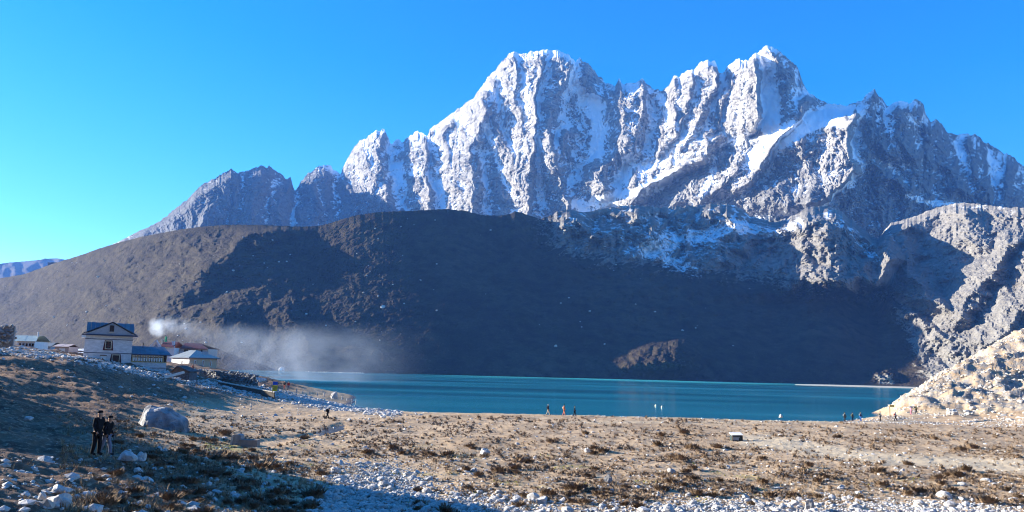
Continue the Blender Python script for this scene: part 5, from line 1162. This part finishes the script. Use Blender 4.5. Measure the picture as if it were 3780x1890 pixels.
wp(3249, 1537, 147, 1.72, 'lone walker in grey left of the yellow signpost', GNc, DK, DK, rz=math.radians(100), stride=.15, pack=OLc)
wp(3305, 1533, 150, 1.68, 'walker with a red pack just right of the yellow signpost', GNc, DK, BGc, rz=math.radians(85), stride=.3, pack=RDc)
wp(3363, 1531, 151, 1.35, 'small figure in pink on the path beside an adult', PKc, PKc, PKc, rz=math.radians(85), stride=.2)
wp(3382, 1528, 152, 1.72, 'adult in olive jacket walking behind the small pink figure', OLc, DK, DK, rz=math.radians(85), stride=.25, pack=DK)
wp(1049, 1438, 140, 1.45, 'person in dark top and reddish trousers near the notice stand', DK, ('rust_cloth', (.35, .10, .07)), BGc, rz=math.radians(150), stride=.12)
wp(1064, 1440, 140, 1.50, 'person in a red jacket near the notice stand', RDc, GY, DK, rz=math.radians(30), stride=.12)
wp(1208, 1543, 108, 1.45, 'porter bent under a big black load by the stream', BK, BK, BK, rz=math.radians(110), stride=.25, bend=.35, sack=BK)
p_ = PF(379, 1341, 149.2); person((p_.x, 149.0, p_.z-.1), 1.65, 'person in black sitting against the lodge wall below the door hood', BK, BK, BK, rz=0, sit=True)
p_ = PF(371, 1340, 149.2); person((p_.x, 149.1, p_.z-.1), 1.4, 'smaller pale-capped person sitting left of the one in black', GNc, DK, BGc, rz=0, sit=True)
p_ = PF(711, 1371, 178); person((p_.x, 178, p_.z), 1.6, 'person in orange standing by the terrace wall at the beige house', ORc, ('rust_cloth', (.35, .10, .07)), DK, rz=0, stride=.1)

# ------------------------------------------------------------------ chimney smoke
def smoke(name, x0, x1, yc, ry, z0, z1, curve_z, curve_r, curve_d, dens, nscale, label):
    b = NB(name+'_air'); tc = b.n('ShaderNodeTexCoord').outputs['Object']; sp = b.n('ShaderNodeSeparateXYZ'); b.set(sp.inputs[0], tc)
    warp = b.n('ShaderNodeTexNoise', Scale=nscale*.45, Detail=3.0); b.set(warp.inputs['Vector'], tc)
    wsp = b.n('ShaderNodeSeparateColor'); b.set(wsp.inputs[0], warp.outputs['Color'])
    amp = (z1-z0)*.30
    zz = b.math('ADD', sp.outputs['Z'], b.math('MULTIPLY', b.math('SUBTRACT', wsp.outputs[0], .5), amp)); xx2 = b.math('ADD', sp.outputs['X'], b.math('MULTIPLY', b.math('SUBTRACT', wsp.outputs[1], .5), amp))
    fx = b.mr(xx2, x0, x1)
    def curve(pts_):
        c = b.n('ShaderNodeFloatCurve'); b.set(c.inputs['Value'], fx); cu = c.mapping.curves[0]
        cu.points[0].location = pts_[0]; cu.points[-1].location = pts_[-1]
        for p in pts_[1:-1]: cu.points.new(*p)
        c.mapping.update(); return c.outputs[0]
    zc = b.mr(curve(curve_z), 0, 1, z0, z1); rz_ = b.mr(curve(curve_r), 0, 1, .2, z1-z0)
    dz = b.math('DIVIDE', b.math('SUBTRACT', zz, zc), rz_); dy = b.math('DIVIDE', b.math('SUBTRACT', sp.outputs['Y'], yc), b.math('MINIMUM', b.math('MULTIPLY', rz_, 1.3), ry))
    rr = b.math('ADD', b.math('MULTIPLY', dz, dz), b.math('MULTIPLY', dy, dy)); fall = b.mr(rr, 1.0, 0.05, 0, 1, True)
    n = b.noise(nscale, 4, .6, .4, tc); nn = b.mr(n, .36, .74)
    d = b.math('MULTIPLY', b.math('MULTIPLY', fall, nn), b.math('MULTIPLY', curve(curve_d), dens))
    pv = b.n('ShaderNodeVolumePrincipled'); pv.inputs['Color'].default_value = (0.74, 0.84, 1.0, 1); pv.inputs['Anisotropy'].default_value = .35; b.set(pv.inputs['Density'], d)
    b.t.links.new(pv.outputs[0], b.out.inputs['Volume'])
    try: b.m.cycles.volume_step_rate = 0.35
    except Exception: pass
    o = box_mesh('smoke', x0, x1, yc-ry, yc+ry, z0, z1, b.m); stuff(o, label); return o
Y = 246; sx = lambda x: X_(x, Y); sz_ = lambda y: Z_(y, 640, Y)
z0, z1 = sz_(1262), sz_(1150); fz = lambda y: (sz_(y)-z0)/(z1-z0)
def fxx(x, a, b_): return (sx(x)-sx(a))/(sx(b_)-sx(a))
a, b_ = 535, 790
smoke('chimney_smoke', sx(a), sx(b_), Y, 6, z0, z1, [(0, fz(1205)), (fxx(575, a, b_), fz(1213)), (fxx(630, a, b_), fz(1200)), (fxx(690, a, b_), fz(1212)), (1, fz(1240))],
      [(0, .15), (fxx(555, a, b_), .28), (fxx(575, a, b_), .40), (fxx(592, a, b_), .34), (fxx(640, a, b_), .36), (1, .36)], [(0, 0), (fxx(552, a, b_), .3), (fxx(570, a, b_), 1), (fxx(588, a, b_), .8), (fxx(610, a, b_), .38), (fxx(680, a, b_), .2), (1, .0)], .30, .36, 'white chimney smoke billowing above the maroon-roofed lodge')
z0, z1 = sz_(1392), sz_(1150); a, b_ = 600, 1720
smoke('smoke_drift', sx(a), sx(b_), Y, 20, max(z0, .4), z1, [(0, fz(1215)), (fxx(760, a, b_), fz(1260)), (fxx(850, a, b_), fz(1290)), (fxx(1000, a, b_), fz(1325)), (1, fz(1340))],
      [(0, .22), (fxx(760, a, b_), .34), (fxx(900, a, b_), .52), (fxx(1100, a, b_), .7), (1, .8)], [(0, 0), (fxx(680, a, b_), .25), (fxx(800, a, b_), .8), (fxx(900, a, b_), 1), (fxx(1050, a, b_), .8), (fxx(1250, a, b_), .65), (fxx(1480, a, b_), .06), (1, 0)], .034, .07, 'thin blue-white smoke drifting low over the left half of the lake')

print('TRIS', sum(len(o.data.polygons)*(1 if len(o.data.polygons) and len(o.data.polygons[0].vertices) == 3 else 2) for o in bpy.data.objects if o.type == 'MESH'))
for o in bpy.data.objects:
    for k_ in ('_kx', '_kz', '_ox', '_oy', '_w'):
        if k_ in o: del o[k_]
    if 'label' in o and len(o['label'].split()) > 16: print('LONG', o['label'])
